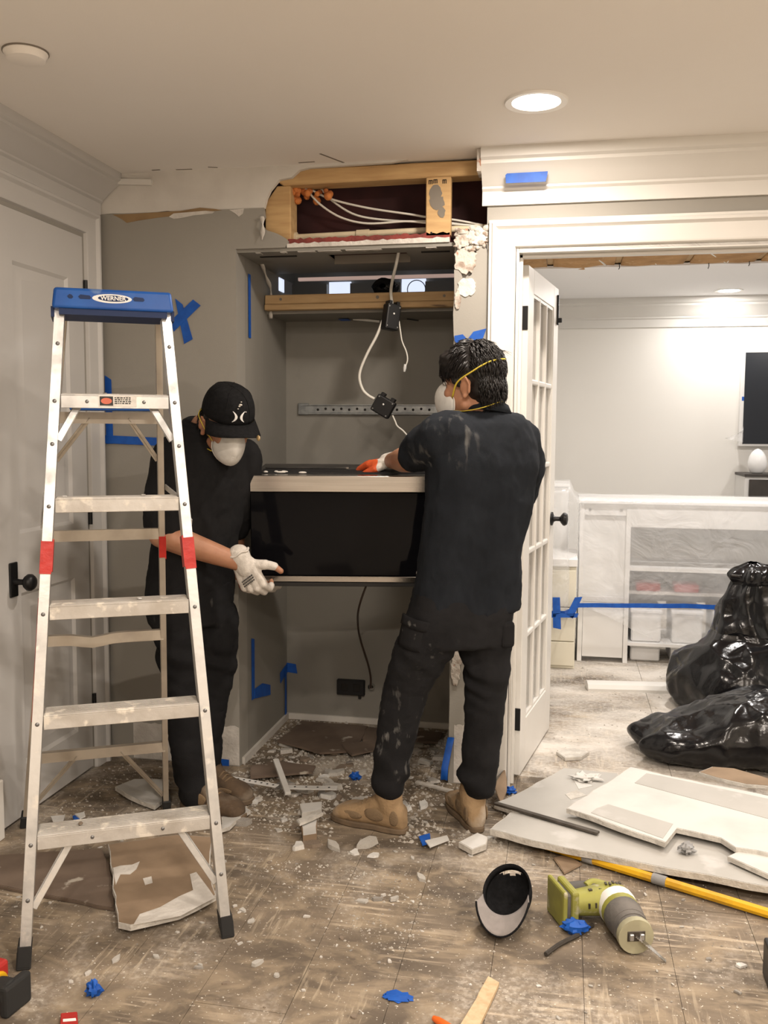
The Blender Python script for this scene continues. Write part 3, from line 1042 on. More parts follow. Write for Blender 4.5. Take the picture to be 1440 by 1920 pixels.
# cap
kz = 1.75
cp = MB()
x0, x1, ya, yb = -.185, .185, .258, .432
poly = [V((x0, ya - .006, 1.694)), V((x1, ya - .006, 1.694)), V((x1, ya + .004, kz - .006)), V((x1, yb, kz)), V((x1, yb + .008, 1.694))]
cp.add([V((sx * (.160 if zz < 1.7 else .154), yy, zz)) for sx in (-1, 1) for yy, zz in ((ya - .006, 1.694), (ya + .006, kz), (yb - .004, kz), (yb + .008, 1.694))],
       [(0, 1, 2, 3), (7, 6, 5, 4), (0, 4, 5, 1), (1, 5, 6, 2), (2, 6, 7, 3), (3, 7, 4, 0)])
cap_o = cp.build('cap', 'ladder_blue', LD, bevel=.008, seg=3, smooth=40)
MB().b2((-.142, ya + .004, 1.678), (.142, yb - .004, 1.695)).build('cap_underside', 'ladder_blue_dark', cap_o)
for s in (-1, 1):
    MB().box((s * .1585, (ya + yb) / 2, 1.686), (.009, yb - ya - .04, .028)).build('cap_ear', 'ladder_blue_dark', cap_o)
# cap front slots, oval badge and lettering
slope = .012 / .056


def on_cap(x, z):
    return V((x, ya - .006 + (z - 1.694) * slope - .0012, z))


def cap_poly(pts, name, mt, lift=0.0):
    g = MB().prism([on_cap(x, z) + V((0, -lift, 0)) for x, z in pts], (0, .0014, 0))
    return g.build(name, mt, cap_o)


for (xc, w_) in ((-.112, .008), (-.075, .017), (.066, .016)):
    cap_poly([(xc - w_, 1.726), (xc - w_ + .005, 1.720), (xc + w_ - .004, 1.720), (xc + w_, 1.724), (xc + w_ - .004, 1.730), (xc - w_ + .006, 1.732)], 'slot', 'ladder_blue_dark')
ell = lambda cx, cz, a, b, n=28: [(cx + a * cos(2 * pi * k / n), cz + b * sin(2 * pi * k / n)) for k in range(n)]
cap_poly(ell(-.004, 1.724, .052, .0125), 'badge', 'white_print')
cap_poly(ell(-.001, 1.7245, .040, .0085), 'badge_centre', 'ladder_blue_dark', .0004)
text('WERNER', .0165, frame(on_cap(-.001, 1.7245) + V((0, -.0011, 0)), (1, 0, 0), (0, slope, 1)), 'badge_lettering', 'white_print', cap_o, .0004, .0003, 1.0)
# sticker on the top step
y0 = lf(1, 1.465).y
sk = MB().b2((-.045, y0 - .0008, 1.432), (.055, y0 + .001, 1.462)).build('warning_sticker', 'sticker_white', LD)
MB().b2((-.042, y0 - .0014, 1.4345), (-.007, y0, 1.4595)).build('black_field', 'sticker_black', sk)
MB().prism([V((x_, y0 - .002, z_)) for x_, z_ in ell(-.0245, 1.447, .0145, .0085, 20)], (0, .001, 0)).build('red_oval', 'sticker_red', sk)
g = MB()
r = random.Random(1)
for row in range(4):
    xx = -.003
    while xx < .036:
        w_ = r.uniform(.003, .008)
        g.b2((xx, y0 - .0014, 1.4545 - row * .005), (xx + w_, y0, 1.4575 - row * .005))
        xx += w_ + .002
g.build('small_print', 'sticker_black', sk)

# ================================================================== microwave
mat('stainless', (.40, .385, .37), (.35, .335, .32), 3, .4, .6, rough=.17, metal=1.0, stretch=(1, 60, 60), bump=.02, bscale=200, aniso=.3)
mat('black_glass', (.004, .004, .005), rough=.05, spec=.08)
mat('black_plastic', (.012, .012, .013), rough=.45)
mat('black_sheet', (.02, .019, .018), (.035, .032, .03), 12, .45, .6, rough=.4, bump=.1, bscale=40, c3=(.20, .17, .14), s3=12, lo3=.66, hi3=.70)
RM = Matrix.Rotation(radians(10.5), 3, 'Z') @ Matrix.Rotation(radians(4.5), 3, 'X')
WM, HM, DM = .745, .415, .37
tl = V((-1.122, 3.215, 1.209))
MO = tl - RM @ V((0, 0, HM))
mw = thing('microwave', 'over-the-range microwave with stainless strip being carried by two men', 'microwave', MO, rot=RM)
local(mw)
MB().b2((.004, .03, .006), (WM - .004, DM, HM - .002)).build('body', 'black_sheet', mw, bevel=.004)
MB().b2((0, 0, .0), (WM, .03, .016)).build('lower_edge', 'black_plastic', mw, bevel=.002)
dr = MB().b2((.0, .0, .04), (WM, .03, HM - .062)).build('door', 'black_glass', mw, bevel=.003)
MB().b2((.0, -.004, .017), (WM, .03, .039)).build('lower_strip', 'stainless', mw, bevel=.002)
MB().b2((.0, -.006, HM - .062), (WM, .03, HM - .001)).build('upper_strip', 'stainless', mw, bevel=.003, seg=2)
for k in range(9):
    MB().b2((.03, .06 + k * .012, HM - .002), (WM - .03, .064 + k * .012, HM + .003)).build('vent_rib', 'black_plastic', mw)
MB().b2((.03, .2, HM - .002), (.35, .32, HM + .004)).build('top_plate', 'black_sheet', mw, bevel=.002)
MB().b2((.45, .2, HM - .002), (.70, .33, HM + .005)).build('top_plate', 'black_sheet', mw, bevel=.002)
mw_top = lambda u, v: MO + RM @ V((u, v, HM))
# crumbs on the top
for k in range(7):
    r = random.Random(60 + k)
    g = MB().ball((r.uniform(.04, .2), r.uniform(.03, .09), HM + .004), (r.uniform(.006, .016), r.uniform(.004, .007), .004), 7, 5)
    for v_ in g.v:
        v_[:] = MO + RM @ v_
    tag(g.build('plaster_crumb', 'plaster_white'), 'plaster crumb lying on top of the microwave', 'debris', 'crumbs on the microwave')

# cord from microwave to the outlet
out_p = V((-.863, NYB - .03, .178))
pts = bez([MO + RM @ V((.44, .34, -.012)), ony(674, 1135, 3.66), ony(671, 1170, 3.9), ony(676, 1200, 4.02), ony(690, 1245, 4.1), ony(695, 1272, 4.13), out_p], 8)
mwi = mw.matrix_world.inverted()
MB().tube([mwi @ p for p in pts], .0045, 8).build('power_cord', mat('cord_brown', (.06, .04, .03), rough=.5), mw, smooth=180)
o = thing('outlet', 'black double outlet low on the niche wall with a plug beside it', 'outlet', (-.95, NYB, .17))
MB().b2((-1.027, NYB - .022, .135), (-.893, NYB, .208)).build('box', 'black_plastic', o, bevel=.004)
for xx in (-.99, -.93):
    MB().b2((xx - .017, NYB - .025, .155), (xx + .017, NYB - .021, .19)).build('socket', 'dark_cavity', o, bevel=.003)
MB().b2((-.925, NYB - .012, .118), (-.912, NYB, .136)).build('tab', 'black_plastic', o)
MB().lathe([(.017, 0), (.017, .012), (.012, .02), (.006, .026)], 18, (-.863, NYB, .178), Matrix.Rotation(pi / 2, 3, 'X')).build('metal_plug', mat('chrome', (.75, .75, .75), rough=.12, metal=1.0), o, smooth=40)
# mounting rail
o = thing('mounting_rail', 'grey steel mounting rail fixed across the niche wall', 'bracket', (-.89, NYB, 1.465))
MB().b2((-1.19, NYB - .010, 1.449), (-.53, NYB, 1.486)).b2((-1.215, NYB - .012, 1.442), (-1.165, NYB, 1.496)).build('rail', 'galvanised', o, bevel=.003)
MB().b2((-1.19, NYB - .016, 1.445), (-.53, NYB, 1.450)).b2((-1.19, NYB - .016, 1.485), (-.53, NYB, 1.489)).build('flange', 'galvanised', o)
for k in range(16):
    MB().lathe([(.006, 0), (.006, .0012)], 8, (-1.12 + k * .037, NYB - .010, 1.466 + .004 * (k % 2)), Matrix.Rotation(pi / 2, 3, 'X')).build('hole', 'dark_cavity', o)

# hanging junction boxes and wires
yb_ = 3.80


def jbox(px, py, w, h, d, rz, ry, label):
    c = ony(px, py, yb_)
    o = thing('junction_box', label, 'junction box', c, rot=Matrix.Rotation(rz, 3, 'Z') @ Matrix.Rotation(ry, 3, 'Y'))
    local(o)
    MB().box((0, 0, 0), (w, d, h)).build('box', 'black_plastic', o, bevel=.006, seg=2)
    for sx in (-1, 1):
        MB().box((sx * w * .28, 0, h / 2 + .006), (w * .2, d * .8, .012)).build('clamp_tab', 'black_plastic', o)
    for sx in (-1, 1):
        for sz in (-1, 1):
            MB().ball((sx * w * .38, -d / 2, sz * h * .38), (.004, .002, .004), 8, 5).build('screw', 'rivet', o)
    g = MB().ball((0, -d / 2, h * .12), (.004, .002, .004), 8, 5)
    g.build('centre_screw', 'fixture_white', o)
    return o


jbox(733, 595, .062, .105, .05, radians(38), radians(8), 'tall black junction box hanging in front of the wooden beam')
jbox(719, 762, .085, .075, .035, radians(-5), radians(30), 'square black junction box hanging in front of the mounting rail')


def wire(pl, r_, label, y=yb_, mt='cable_white', nm='cable'):
    pts = bez([ony(q[0], q[1], q[2] if len(q) > 2 else y) for q in pl], 7)
    return tag(MB().tube(pts, r_, 8).build(nm, mt, smooth=180), label, 'cable')


wire([(748, 470, 3.66), (743, 495, 3.68), (737, 520, 3.72), (733, 545, 3.78), (735, 570, 3.80)], .0065, 'white cable dropping from the niche ceiling cut-out to the tall black box')
wire([(718, 600), (706, 630), (690, 660), (677, 690), (674, 710), (680, 730), (690, 741), (702, 748)], .006, 'white cable curving down between the two black boxes')
wire([(748, 602), (751, 622), (754, 640), (762, 660), (764, 675), (760, 688)], .003, 'thin white wire dangling from the tall black box')
w2 = tag(MB().tube([ony(760, 683, yb_), ony(759, 690, yb_), ony(758, 697, yb_)], [.006, .007, .004], 8).build('wire_connector', mat('clear_plug', (.7, .7, .68), rough=.3), smooth=60), 'small clear connector at the end of the dangling wire', 'connector')
wire([(736, 779), (741, 790), (745, 799), (756, 808), (768, 822)], .0035, 'thin white wire trailing from the square black box')
tag(MB().bar(ony(662, 598, 4.12), ony(712, 603, 4.12), .008, .010).build('metal_strip', 'fixture_white', bevel=.001), 'thin white strip fixed under the soffit behind the tall box', 'strip')
tag(MB().bar(ony(763, 598, 4.12), ony(785, 601, 4.12), .006, .006).build('metal_strip', 'black_plastic', bevel=.001), 'thin dark strip under the soffit beside the dangling wire', 'strip')
# foil-wrapped duct end over the beam
g = MB()


def PF(i, j):
    a = 2 * pi * i / 18
    t_ = j / 8
    c = V((-.768, 3.90 + .1 * t_, 1.978))
    rr_ = .047 * (1 + .22 * noise.noise(V((cos(a) * 2, sin(a) * 2, t_ * 3)))) * (1 if 0 < j < 8 else .3)
    return c + V((cos(a) * rr_ * 1.05, 0, sin(a) * rr_ * .8))


g.grid(PF, 18, 9, True)
tag(g.build('foil_duct', 'black_foil', smooth=180), 'crumpled black foil duct end above the wooden beam', 'duct')


# ================================================================== painter's tape
def tape(pts, label, off=(0, -1, 0), parent=None, nm='tape_strip'):
    off = V(off)
    g = MB().prism([p + off * .0030 for p in pts], off * .0012)
    o = g.build(nm, 'blue_tape', parent)
    if parent is None:
        tag(o, label, 'tape')
    return o


def wallpts(lst, y=YW):
    return [ony(a, b, y) for a, b in lst]


o = thing('tape_cross', 'blue painter tape cross on the wall beside the ladder top', 'tape', ony(348, 600, YW))
tape(wallpts([(329, 560), (343, 571), (362, 636), (346, 645)]), None, parent=o, nm='strip')
tape([p + V((0, -.0015, 0)) for p in wallpts([(323, 600), (363, 562), (377, 573), (327, 622), (323, 612)])], None, parent=o, nm='strip')
o = thing('tape_cross', 'blue painter tape cross on the pier beside the door casing', 'tape', ony(880, 640, YW))
tape(wallpts([(888, 622), (912, 616), (905, 636), (868, 672), (855, 664)]), None, parent=o, nm='strip')
tape([p + V((0, -.0015, 0)) for p in wallpts([(852, 630), (868, 627), (905, 668), (890, 676), (853, 640)])], None, parent=o, nm='strip')
o = thing('tape_corner', 'blue painter tape corner mark on the wall behind the ladder', 'tape', ony(200, 830, YW))
tape([V((p.x + .010, p.y, p.z)) for p in wallpts([(193, 704), (205, 712), (209, 832), (196, 832)])], None, parent=o, nm='strip')
tape([p + V((.006, -.0015, 0)) for p in wallpts([(196, 816), (345, 823), (345, 838), (196, 831)])], None, parent=o, nm='strip')
sx = lambda l: [onx(a, b, NX0) for a, b in l]
tape([V((NX0, 3.645, 2.0)), V((NX0, 3.672, 2.0)), V((NX0, 3.672, 1.745)), V((NX0, 3.645, 1.745))], 'blue painter tape strip standing on the upper niche side wall', (1, 0, 0))
o = thing('tape_corner', 'blue painter tape corner mark low on the niche side wall', 'tape', (NX0, 3.7, .25))
tape([V((NX0, 3.655, .50)), V((NX0, 3.69, .49)), V((NX0, 3.69, .235)), V((NX0, 3.655, .235))], None, (1, 0, 0), o, 'strip')
tape([V((NX0 + .0015, 3.69, .275)), V((NX0 + .0015, 3.79, .272)), V((NX0 + .0015, 3.90, .235)), V((NX0 + .0015, 3.90, .19)), V((NX0 + .0015, 3.68, .235))], None, (1, 0, 0), o, 'strip')
o = thing('tape_tee', 'blue painter tape T mark in the back corner of the niche', 'tape', (NX0, NYB, .2))
tape([V((NX0 + .002, 4.12, .245)), V((NX0 + .002, 4.145, .245)), V((NX0 + .002, 4.145, .03)), V((NX0 + .002, 4.12, .03))], None, (1, 0, 0), o, 'strip')
tape([V((NX0, NYB, .27)), V((NX0 + .045, NYB, .265)), V((NX0 + .052, NYB, .22)), V((NX0, NYB, .225))], None, (0, -1, 0), o, 'strip')
tape([V((NX0, 4.16, .268)), V((NX0, 4.05, .25)), V((NX0, 4.055, .20)), V((NX0, 4.16, .222))], None, (1, 0, 0), o, 'strip')
tape([V((p.x, YW - .0685, p.z - .012)) for p in wallpts([(950, 332), (953, 329), (1028, 325), (1027, 333), (1024, 344), (951, 347)])], 'blue painter tape strip stuck on the crown moulding', (0, -1, 0))
tape([V((-1.0, 4.06, 1.866)), V((-.955, 4.06, 1.866)), V((-.955, 4.12, 1.866)), V((-1.0, 4.12, 1.866))], 'scrap of blue painter tape under the soffit', (0, 0, -1))
tape(wallpts([(404, 1432), (414, 1422), (430, 1424), (430, 1437), (406, 1440)]), 'blue painter tape scrap low on the wall by the boot')
# loose tape hanging at the pier bottom
g = MB()
pl = [(846, 1382), (842, 1400), (838, 1420), (834, 1440), (833, 1462)]
pts = [ony(a, b, YW - .02 - .012 * k) for k, (a, b) in enumerate(pl)]
g.grid(lambda i, j: pts[j] + V(((i - 1) * .013, -.006 * abs(i - 1), 0)), 3, 5)
tag(g.build('tape_strip', 'blue_tape', smooth=180, solid=.001), 'wide blue tape peeling off the bottom of the pier', 'tape')

# ================================================================== people
mat('skin', (.42, .21, .125), (.37, .175, .10), 18, .4, .6, rough=.5, sss=.08, bump=.04, bscale=120)
mat('skin_dark', (.30, .145, .09), (.26, .12, .07), 18, .4, .6, rough=.5, sss=.08)
mat('hair', (.010, .008, .0075), rough=.48, spec=.45)
mat('eye', (.02, .012, .01), rough=.2)
mat('mask_white', (.72, .71, .68), (.66, .65, .62), 40, .4, .6, rough=.85, bump=.08, bscale=220)
mat('strap_yellow', (.60, .47, .05), rough=.6)
mat('metal_clip', (.45, .45, .45), rough=.35, metal=.8)
mat('glove_white', (.66, .62, .57), (.56, .525, .48), 60, .4, .6, rough=.95, bump=.3, bscale=260)
mat('glove_orange', (.62, .10, .025), (.50, .075, .02), 40, .4, .6, rough=.55, bump=.2, bscale=120)
mat('boot_suede', (.33, .225, .125), (.26, .175, .095), 16, .4, .65, rough=.95, bump=.25, bscale=120, c3=(.45, .38, .30), s3=8, lo3=.56, hi3=.72)
mat('boot_brown', (.105, .07, .042), (.07, .047, .03), 16, .4, .65, rough=.95, bump=.25, bscale=120, c3=(.17, .135, .10), s3=10, lo3=.58, hi3=.72)
mat('boot_panel', (.215, .15, .088), rough=.95, bump=.4, bscale=260)
mat('boot_sole', (.17, .12, .075), (.12, .085, .055), 20, .4, .6, rough=.8)
mat('cap_black', (.0085, .0085, .009), (.012, .012, .013), 90, .4, .6, rough=.95, bump=.15, bscale=400, spec=.12)


def cloth(name, c, dusts=(), base_dust=.06):
    m = mat(name, c, tuple(x * 1.5 for x in c), 9, .35, .7, rough=.95, bump=.12, bscale=330, spec=.18)
    t = m.node_tree
    b = t.nodes['Principled BSDF']
    prev = b.inputs['Base Color'].links[0].from_socket
    pos = nd(t, 'ShaderNodeNewGeometry').outputs['Position'] if False else nd(t, 'ShaderNodeTexCoord').outputs['Object']
    for (p, rad, st, sc, thr) in dusts:
        sub = nd(t, 'ShaderNodeVectorMath', operation='DISTANCE')
        t.links.new(pos, sub.inputs[0])
        sub.inputs[1].default_value = p
        mr_ = nd(t, 'ShaderNodeMapRange')
        mr_.inputs[1].default_value, mr_.inputs[2].default_value = rad, rad * .25
        t.links.new(sub.outputs['Value'], mr_.inputs[0])
        mp = nd(t, 'ShaderNodeMapping')
        mp.inputs['Scale'].default_value = st
        t.links.new(pos, mp.inputs[0])
        n = nd(t, 'ShaderNodeTexNoise')
        n.inputs['Scale'].default_value = sc
        n.inputs['Detail'].default_value = 7
        t.links.new(mp.outputs[0], n.inputs['Vector'])
        r2 = nd(t, 'ShaderNodeMapRange')
        r2.inputs[1].default_value, r2.inputs[2].default_value = thr, thr + .13
        t.links.new(n.outputs[0], r2.inputs[0])
        mu = nd(t, 'ShaderNodeMath', operation='MULTIPLY')
        t.links.new(mr_.outputs[0], mu.inputs[0])
        t.links.new(r2.outputs[0], mu.inputs[1])
        mx = nd(t, 'ShaderNodeMix', data_type='RGBA')
        t.links.new(mu.outputs[0], mx.inputs[0])
        t.links.new(prev, mx.inputs[6])
        mx.inputs[7].default_value = (.15, .147, .14, 1)
        prev = mx.outputs[2]
    t.links.new(prev, b.inputs['Base Color'])
    return m


def fold(p, f, amp, seed=0.0, st=(1, 1, 1)):
    q = V((p.x * st[0], p.y * st[1], p.z * st[2])) * f + V((seed, seed * 1.3, -seed))
    a = noise.noise(q)
    b = 1 - abs(noise.noise(q * 1.7 + V((3, 1, 7)))) * 2.2
    return amp * (a * .7 + b * .5)


def remesh(name, g, voxel, smooth, mt, parent=None, disp=None, label=None, cut=None):
    me = g.mesh('tmp')
    tmp = bpy.data.objects.new('tmp', me)
    COL.objects.link(tmp)
    m = tmp.modifiers.new('r', 'REMESH')
    m.mode = 'VOXEL'
    m.voxel_size = voxel
    m.adaptivity = 0
    if smooth:
        s_ = tmp.modifiers.new('s', 'SMOOTH')
        s_.factor = .5
        s_.iterations = smooth
    dg = bpy.context.evaluated_depsgraph_get()
    out = bpy.data.meshes.new_from_object(tmp.evaluated_get(dg))
    bpy.data.objects.remove(tmp)
    bpy.data.meshes.remove(me)
    out.name = name
    if disp:
        ns = [v.normal.copy() for v in out.vertices]
        for v, n in zip(out.vertices, ns):
            v.co = v.co + n * disp(v.co, n)
    if cut:
        bm = bmesh.new()
        bm.from_mesh(out)
        for co, no in cut:
            bmesh.ops.bisect_plane(bm, geom=bm.verts[:] + bm.edges[:] + bm.faces[:], plane_co=co, plane_no=no, clear_outer=True)
        bm.to_mesh(out)
        bm.free()
    if parent is not None and ROOT.get(parent.name) is not None:
        out.transform(ROOT[parent.name])
    out.materials.clear()
    return finish(out, name, mt, parent, smooth=180, label=label)


def loft(g, rings, n=26):
    """rings: (center, right vec, forward vec, a, b)"""
    vs, fs = [], []
    for c, rv, fv, a, b in rings:
        for k in range(n):
            t_ = 2 * pi * k / n
            ct, s_ = cos(t_), sin(t_)
            e = 2 / 2.5
            x = abs(ct) ** e * (1 if ct >= 0 else -1)
            y = abs(s_) ** e * (1 if s_ >= 0 else -1)
            vs.append(V(c) + rv * a * x + fv * b * y)
    m = len(rings)
    for i in range(m - 1):
        for k in range(n):
            l = (k + 1) % n
            fs.append((i * n + k, i * n + l, (i + 1) * n + l, (i + 1) * n + k))
    fs.append(tuple(range(n - 1, -1, -1)))
    fs.append(tuple((m - 1) * n + k for k in range(n)))
    return g.add(vs, fs)


def limb(g, pts):
    """pts: (point, radius) chain"""
    for (p, r0), (q, r1) in zip(pts, pts[1:]):
        g.cone(p, r0, q, r1, 16)
    return g


def hand_pieces(M, curls, thumb, scale=1.0, grow=0.0, cutd=(1, 1, 1, 1), tcut=1.0, sidesign=1, spread=0.0):
    """M: origin wrist, X to fingers, Y to thumb side, Z back of hand. returns MB in world"""
    g = MB()
    S = scale
    W_ = lambda p: M @ (V(p) * S)
    ks = [(.088, .030, .004), (.092, .008, .006), (.087, -.014, .004), (.078, -.033, 0)]
    lens = [(.042, .026, .020), (.046, .030, .022), (.042, .027, .020), (.033, .021, .018)]
    rad = [.0105, .0108, .0102, .0092]
    for i in range(4):
        kx_, ky, kz_ = ks[i]
        g.cone(W_((.008, ky * .62, -.004)), (.017 + grow) * S, W_((kx_ - .006, ky, kz_ - .006)), (.0125 + grow) * S, 12)
        ang_ = 0.0
        p = V((kx_, ky, kz_ - .003))
        yaw = spread * ky * 8
        for j in range(3):
            ang_ += curls[i][j]
            L = lens[i][j]
            frac = cutd[i] if j == 2 else 1.0
            if frac <= 0:
                break
            d = V((cos(ang_) * cos(yaw), sin(yaw), -sin(ang_)))
            q = p + d * L * frac
            r0 = rad[i] * (1 - .08 * j) + grow
            g.cone(W_(p), r0 * S, W_(q), (r0 - .0008) * S, 12)
            p = q
    g.ball(W_((.045, -.002, -.006)), V((.042, .036, .014 + grow)) * S, 14, 9, M.to_3x3())
    # thumb
    p = V((.018, .020, -.010))
    for j, (dx, L, r0) in enumerate(thumb):
        d = V(dx).normalized()
        fr = tcut if j == len(thumb) - 1 else 1.0
        if fr <= 0:
            break
        q = p + d * L * fr
        g.cone(W_(p), (r0 + grow) * S, W_(q), (r0 - .0012 + grow) * S, 12)
        p = q
    return g


def boot(parent, heel, toe, mt, h=.095, w=.05):
    heel, toe = V(heel), V(toe)
    d = (toe - heel)
    d.z = 0
    L = d.length
    d.normalize()
    s_ = V((-d.y, d.x, 0))
    P = lambda u, v, z: heel + d * (u * L) + s_ * v + V((0, 0, z))
    R3 = Matrix((d, s_, V((0, 0, 1)))).transposed()
    g = MB()
    us = [.0, .03, .10, .20, .30, .40, .50, .60, .70, .80, .90, .96, 1.0]
    hs = [.050, .085, .110, .125, .128, .118, .098, .082, .074, .068, .058, .046, .030]
    ws = [.018, .031, .038, .040, .040, .039, .041, .045, .049, .050, .044, .034, .018]
    nn = 18
    vs, fs = [], []
    for u_, h_, w_ in zip(us, hs, ws):
        for k in range(nn):
            a_ = 2 * pi * k / nn
            yy = w_ * (abs(cos(a_)) ** .75) * (1 if cos(a_) >= 0 else -1)
            zz = .010 + (h_ - .010) * (.5 + .5 * (abs(sin(a_)) ** .8) * (1 if sin(a_) >= 0 else -1))
            if zz > .05:
                yy *= 1 - .25 * (zz - .05) / .08 * (1 if u_ > .4 else .3)
            vs.append(P(u_, yy, zz))
    for i in range(len(us) - 1):
        for k in range(nn):
            l = (k + 1) % nn
            fs.append((i * nn + k, i * nn + l, (i + 1) * nn + l, (i + 1) * nn + k))
    fs += [tuple(range(nn - 1, -1, -1)), tuple((len(us) - 1) * nn + k for k in range(nn))]
    g.add(vs, fs)
    limb(g, [(P(.21, 0, .08), .044), (P(.23, 0, h + .035), .047)])
    bmv = MB()
    o = remesh('boot', g, .0055, 3, mt, parent, lambda p, n: fold(p, 20, .0018) if p.z > .03 else 0)
    # sole
    sl = []
    n = 28
    for k in range(n):
        a = 2 * pi * k / n
        u = .5 - .53 * cos(a)
        hw = (.040 + .012 * max(0, min(1, (u - .25) * 2.2)) - .008 * math.exp(-((u - .42) / .12) ** 2))
        v_ = hw * sin(a) / max(.55, abs(sin(a)) ** .45 if abs(sin(a)) > 1e-3 else 1)
        sl.append((u, v_))
    m2 = MB().prism([P(u, v_, .001) for u, v_ in sl], (0, 0, .020))
    m2.build('sole', 'boot_sole', o, bevel=.004, seg=2, smooth=40)
    for sg in (-1, 1):
        for (u0, z0, ru, rz) in ((.36, .060, .040, .022), (.66, .046, .040, .013), (.10, .060, .018, .026)):
            vv = MB().ball(P(u0, sg * (.0365 if u0 < .2 else .0385 if u0 < .5 else .0445), z0), (ru, .0045, rz), 12, 7, R3)
            vv.build('side_panel', 'boot_panel', o, smooth=180)
    for k in range(4):
        u0 = .50 + k * .055
        MB().tube([P(u0, -.026, .088 - k * .007), P(u0 + .01, 0, .101 - k * .0095), P(u0, .026, .088 - k * .007)], .0032, 6).build('lace', 'boot_panel', o, smooth=180)
    return o


def cupmask(parent, H, tilt=0.0, o=(.072, 0, -.060)):
    """H: head matrix (x forward, y left, z up)"""
    g = MB()
    n, m_ = 28, 9

    def P(i, j):
        a = 2 * pi * i / n
        t_ = (pi / 2) * j / (m_ - 1)
        ry, rz = .056, .064
        k = 1.0
        nose = .010 * math.exp(-((a - pi / 2) / .5) ** 2)
        p = V((.060 * sin(t_) * (1 + .12 * cos(a - pi / 2) * cos(t_)), (ry * cos(a)) * cos(t_), (rz + nose) * sin(a) * cos(t_) - .0 * k))
        p.x -= .030 * (abs(cos(a)) ** 2) * cos(t_)      # wraps round the cheeks
        return H @ (V(o) + p)
    g.grid(P, n, m_, True)
    mk = g.build('mask', 'mask_white', parent, smooth=180, solid=.003)
    rim = MB().tube([H @ (V(o) + V((-.002 - .030 * abs(cos(2 * pi * i / n)) ** 2, .058 * cos(2 * pi * i / n), (.066 + .010 * math.exp(-((2 * pi * i / n - pi / 2) / .5) ** 2)) * sin(2 * pi * i / n)))) for i in range(n)], .0025, 6, closed=True)
    rim.build('mask_rim', 'mask_white', mk, smooth=180)
    MB().bar(H @ (V(o) + V((.016, -.02, .062))), H @ (V(o) + V((.016, .02, .062))), .005, .002, H.to_3x3() @ V((1, 0, 0))).build('nose_clip', 'metal_clip', mk)
    return mk


def strap(parent, H, pts, r_=.0032):
    w = bez([H @ V(p) for p in pts], 6)
    return MB().tube(w, r_, 6, squash=.5).build('strap', 'strap_yellow', parent, smooth=180)


def head_pieces(g, H):
    r3 = H.to_3x3()
    g.ball(H @ V((-.008, 0, .028)), (.097, .076, .092), 20, 14, r3)
    g.ball(H @ V((.028, 0, -.035)), (.062, .062, .080), 18, 12, r3)
    g.ball(H @ V((.058, 0, -.092)), (.034, .034, .026), 14, 9, r3)
    g.cone(H @ V((.01, .045, -.075)), .022, H @ V((.055, .018, -.10)), .017)
    g.cone(H @ V((.01, -.045, -.075)), .022, H @ V((.055, -.018, -.10)), .017)
    g.cone(H @ V((.083, 0, .008)), .008, H @ V((.098, 0, -.030)), .012)          # nose
    g.ball(H @ V((.072, 0, .028)), (.022, .052, .014), 14, 8, r3)                # brow
    g.ball(H @ V((.062, .036, -.032)), .021, 12, 8)
    g.ball(H @ V((.062, -.036, -.032)), .021, 12, 8)
    for s in (-1, 1):
        g.ball(H @ V((-.010, s * .077, -.022)), (.020, .008, .032), 12, 8, r3)
        g.tube([H @ V((-.024, s * .086, -.045)), H @ V((-.030, s * .090, -.015)), H @ V((-.018, s * .088, .010)), H @ V((.002, s * .084, .002))], .0055, 8)
        g.ball(H @ V((-.006, s * .080, -.050)), .009, 10, 7)
    return g


def face_bits(parent, H):
    for s in (-1, 1):
        e = MB().ball(H @ V((.0735, s * .032, .004)), (.009, .012, .007), 12, 8, H.to_3x3()).build('eye', 'mask_white', parent, smooth=180)
        MB().ball(H @ V((.0812, s * .032, .004)), (.0035, .006, .006), 10, 6, H.to_3x3()).build('iris', 'eye', e, smooth=180)
        MB().tube(bez([H @ V((.094, s * .014, .026)), H @ V((.092, s * .034, .031)), H @ V((.080, s * .052, .024))], 4), .0042, 6).build('eyebrow', 'hair', parent, smooth=180)


def hmat(c, fwd, up=(0, 0, 1)):
    f_ = V(fwd).normalized()
    u = V(up)
    l = u.cross(f_).normalized()
    u = f_.cross(l)
    M = Matrix((f_, l, u)).transposed().to_4x4()
    M.translation = V(c)
    return M


# ------------------------------------------------------------------ man in the polo, seen from behind
J = ony
PR = thing('person', 'man in black polo and cargo trousers holding the microwave top, dust on his sleeve', 'person', (-.45, 3.06, 0))
fa = radians(30)
FR, RR = V((-sin(fa), cos(fa), 0)), V((cos(fa), sin(fa), 0))
HR = hmat(J(882, 716, 3.09), (-.955, .27, -.12))
dust_c = J(838, 830, 2.94) - V((-.45, 3.06, 0))
cloth('polo_black', (.0105, .0125, .016), [(tuple(dust_c), .12, (9, 9, 1.6), 3.2, .555), (tuple(J(800, 870, 2.9) - V((-.45, 3.06, 0))), .14, (6, 6, 3), 4.0, .63)])
cloth('trouser_black', (.011, .011, .012), [(tuple(J(720, 1380, 3.0) - V((-.45, 3.06, 0))), .28, (7, 7, 3), 5, .60), (tuple(J(780, 1180, 2.98) - V((-.45, 3.06, 0))), .16, (5, 5, 5), 6, .64)])
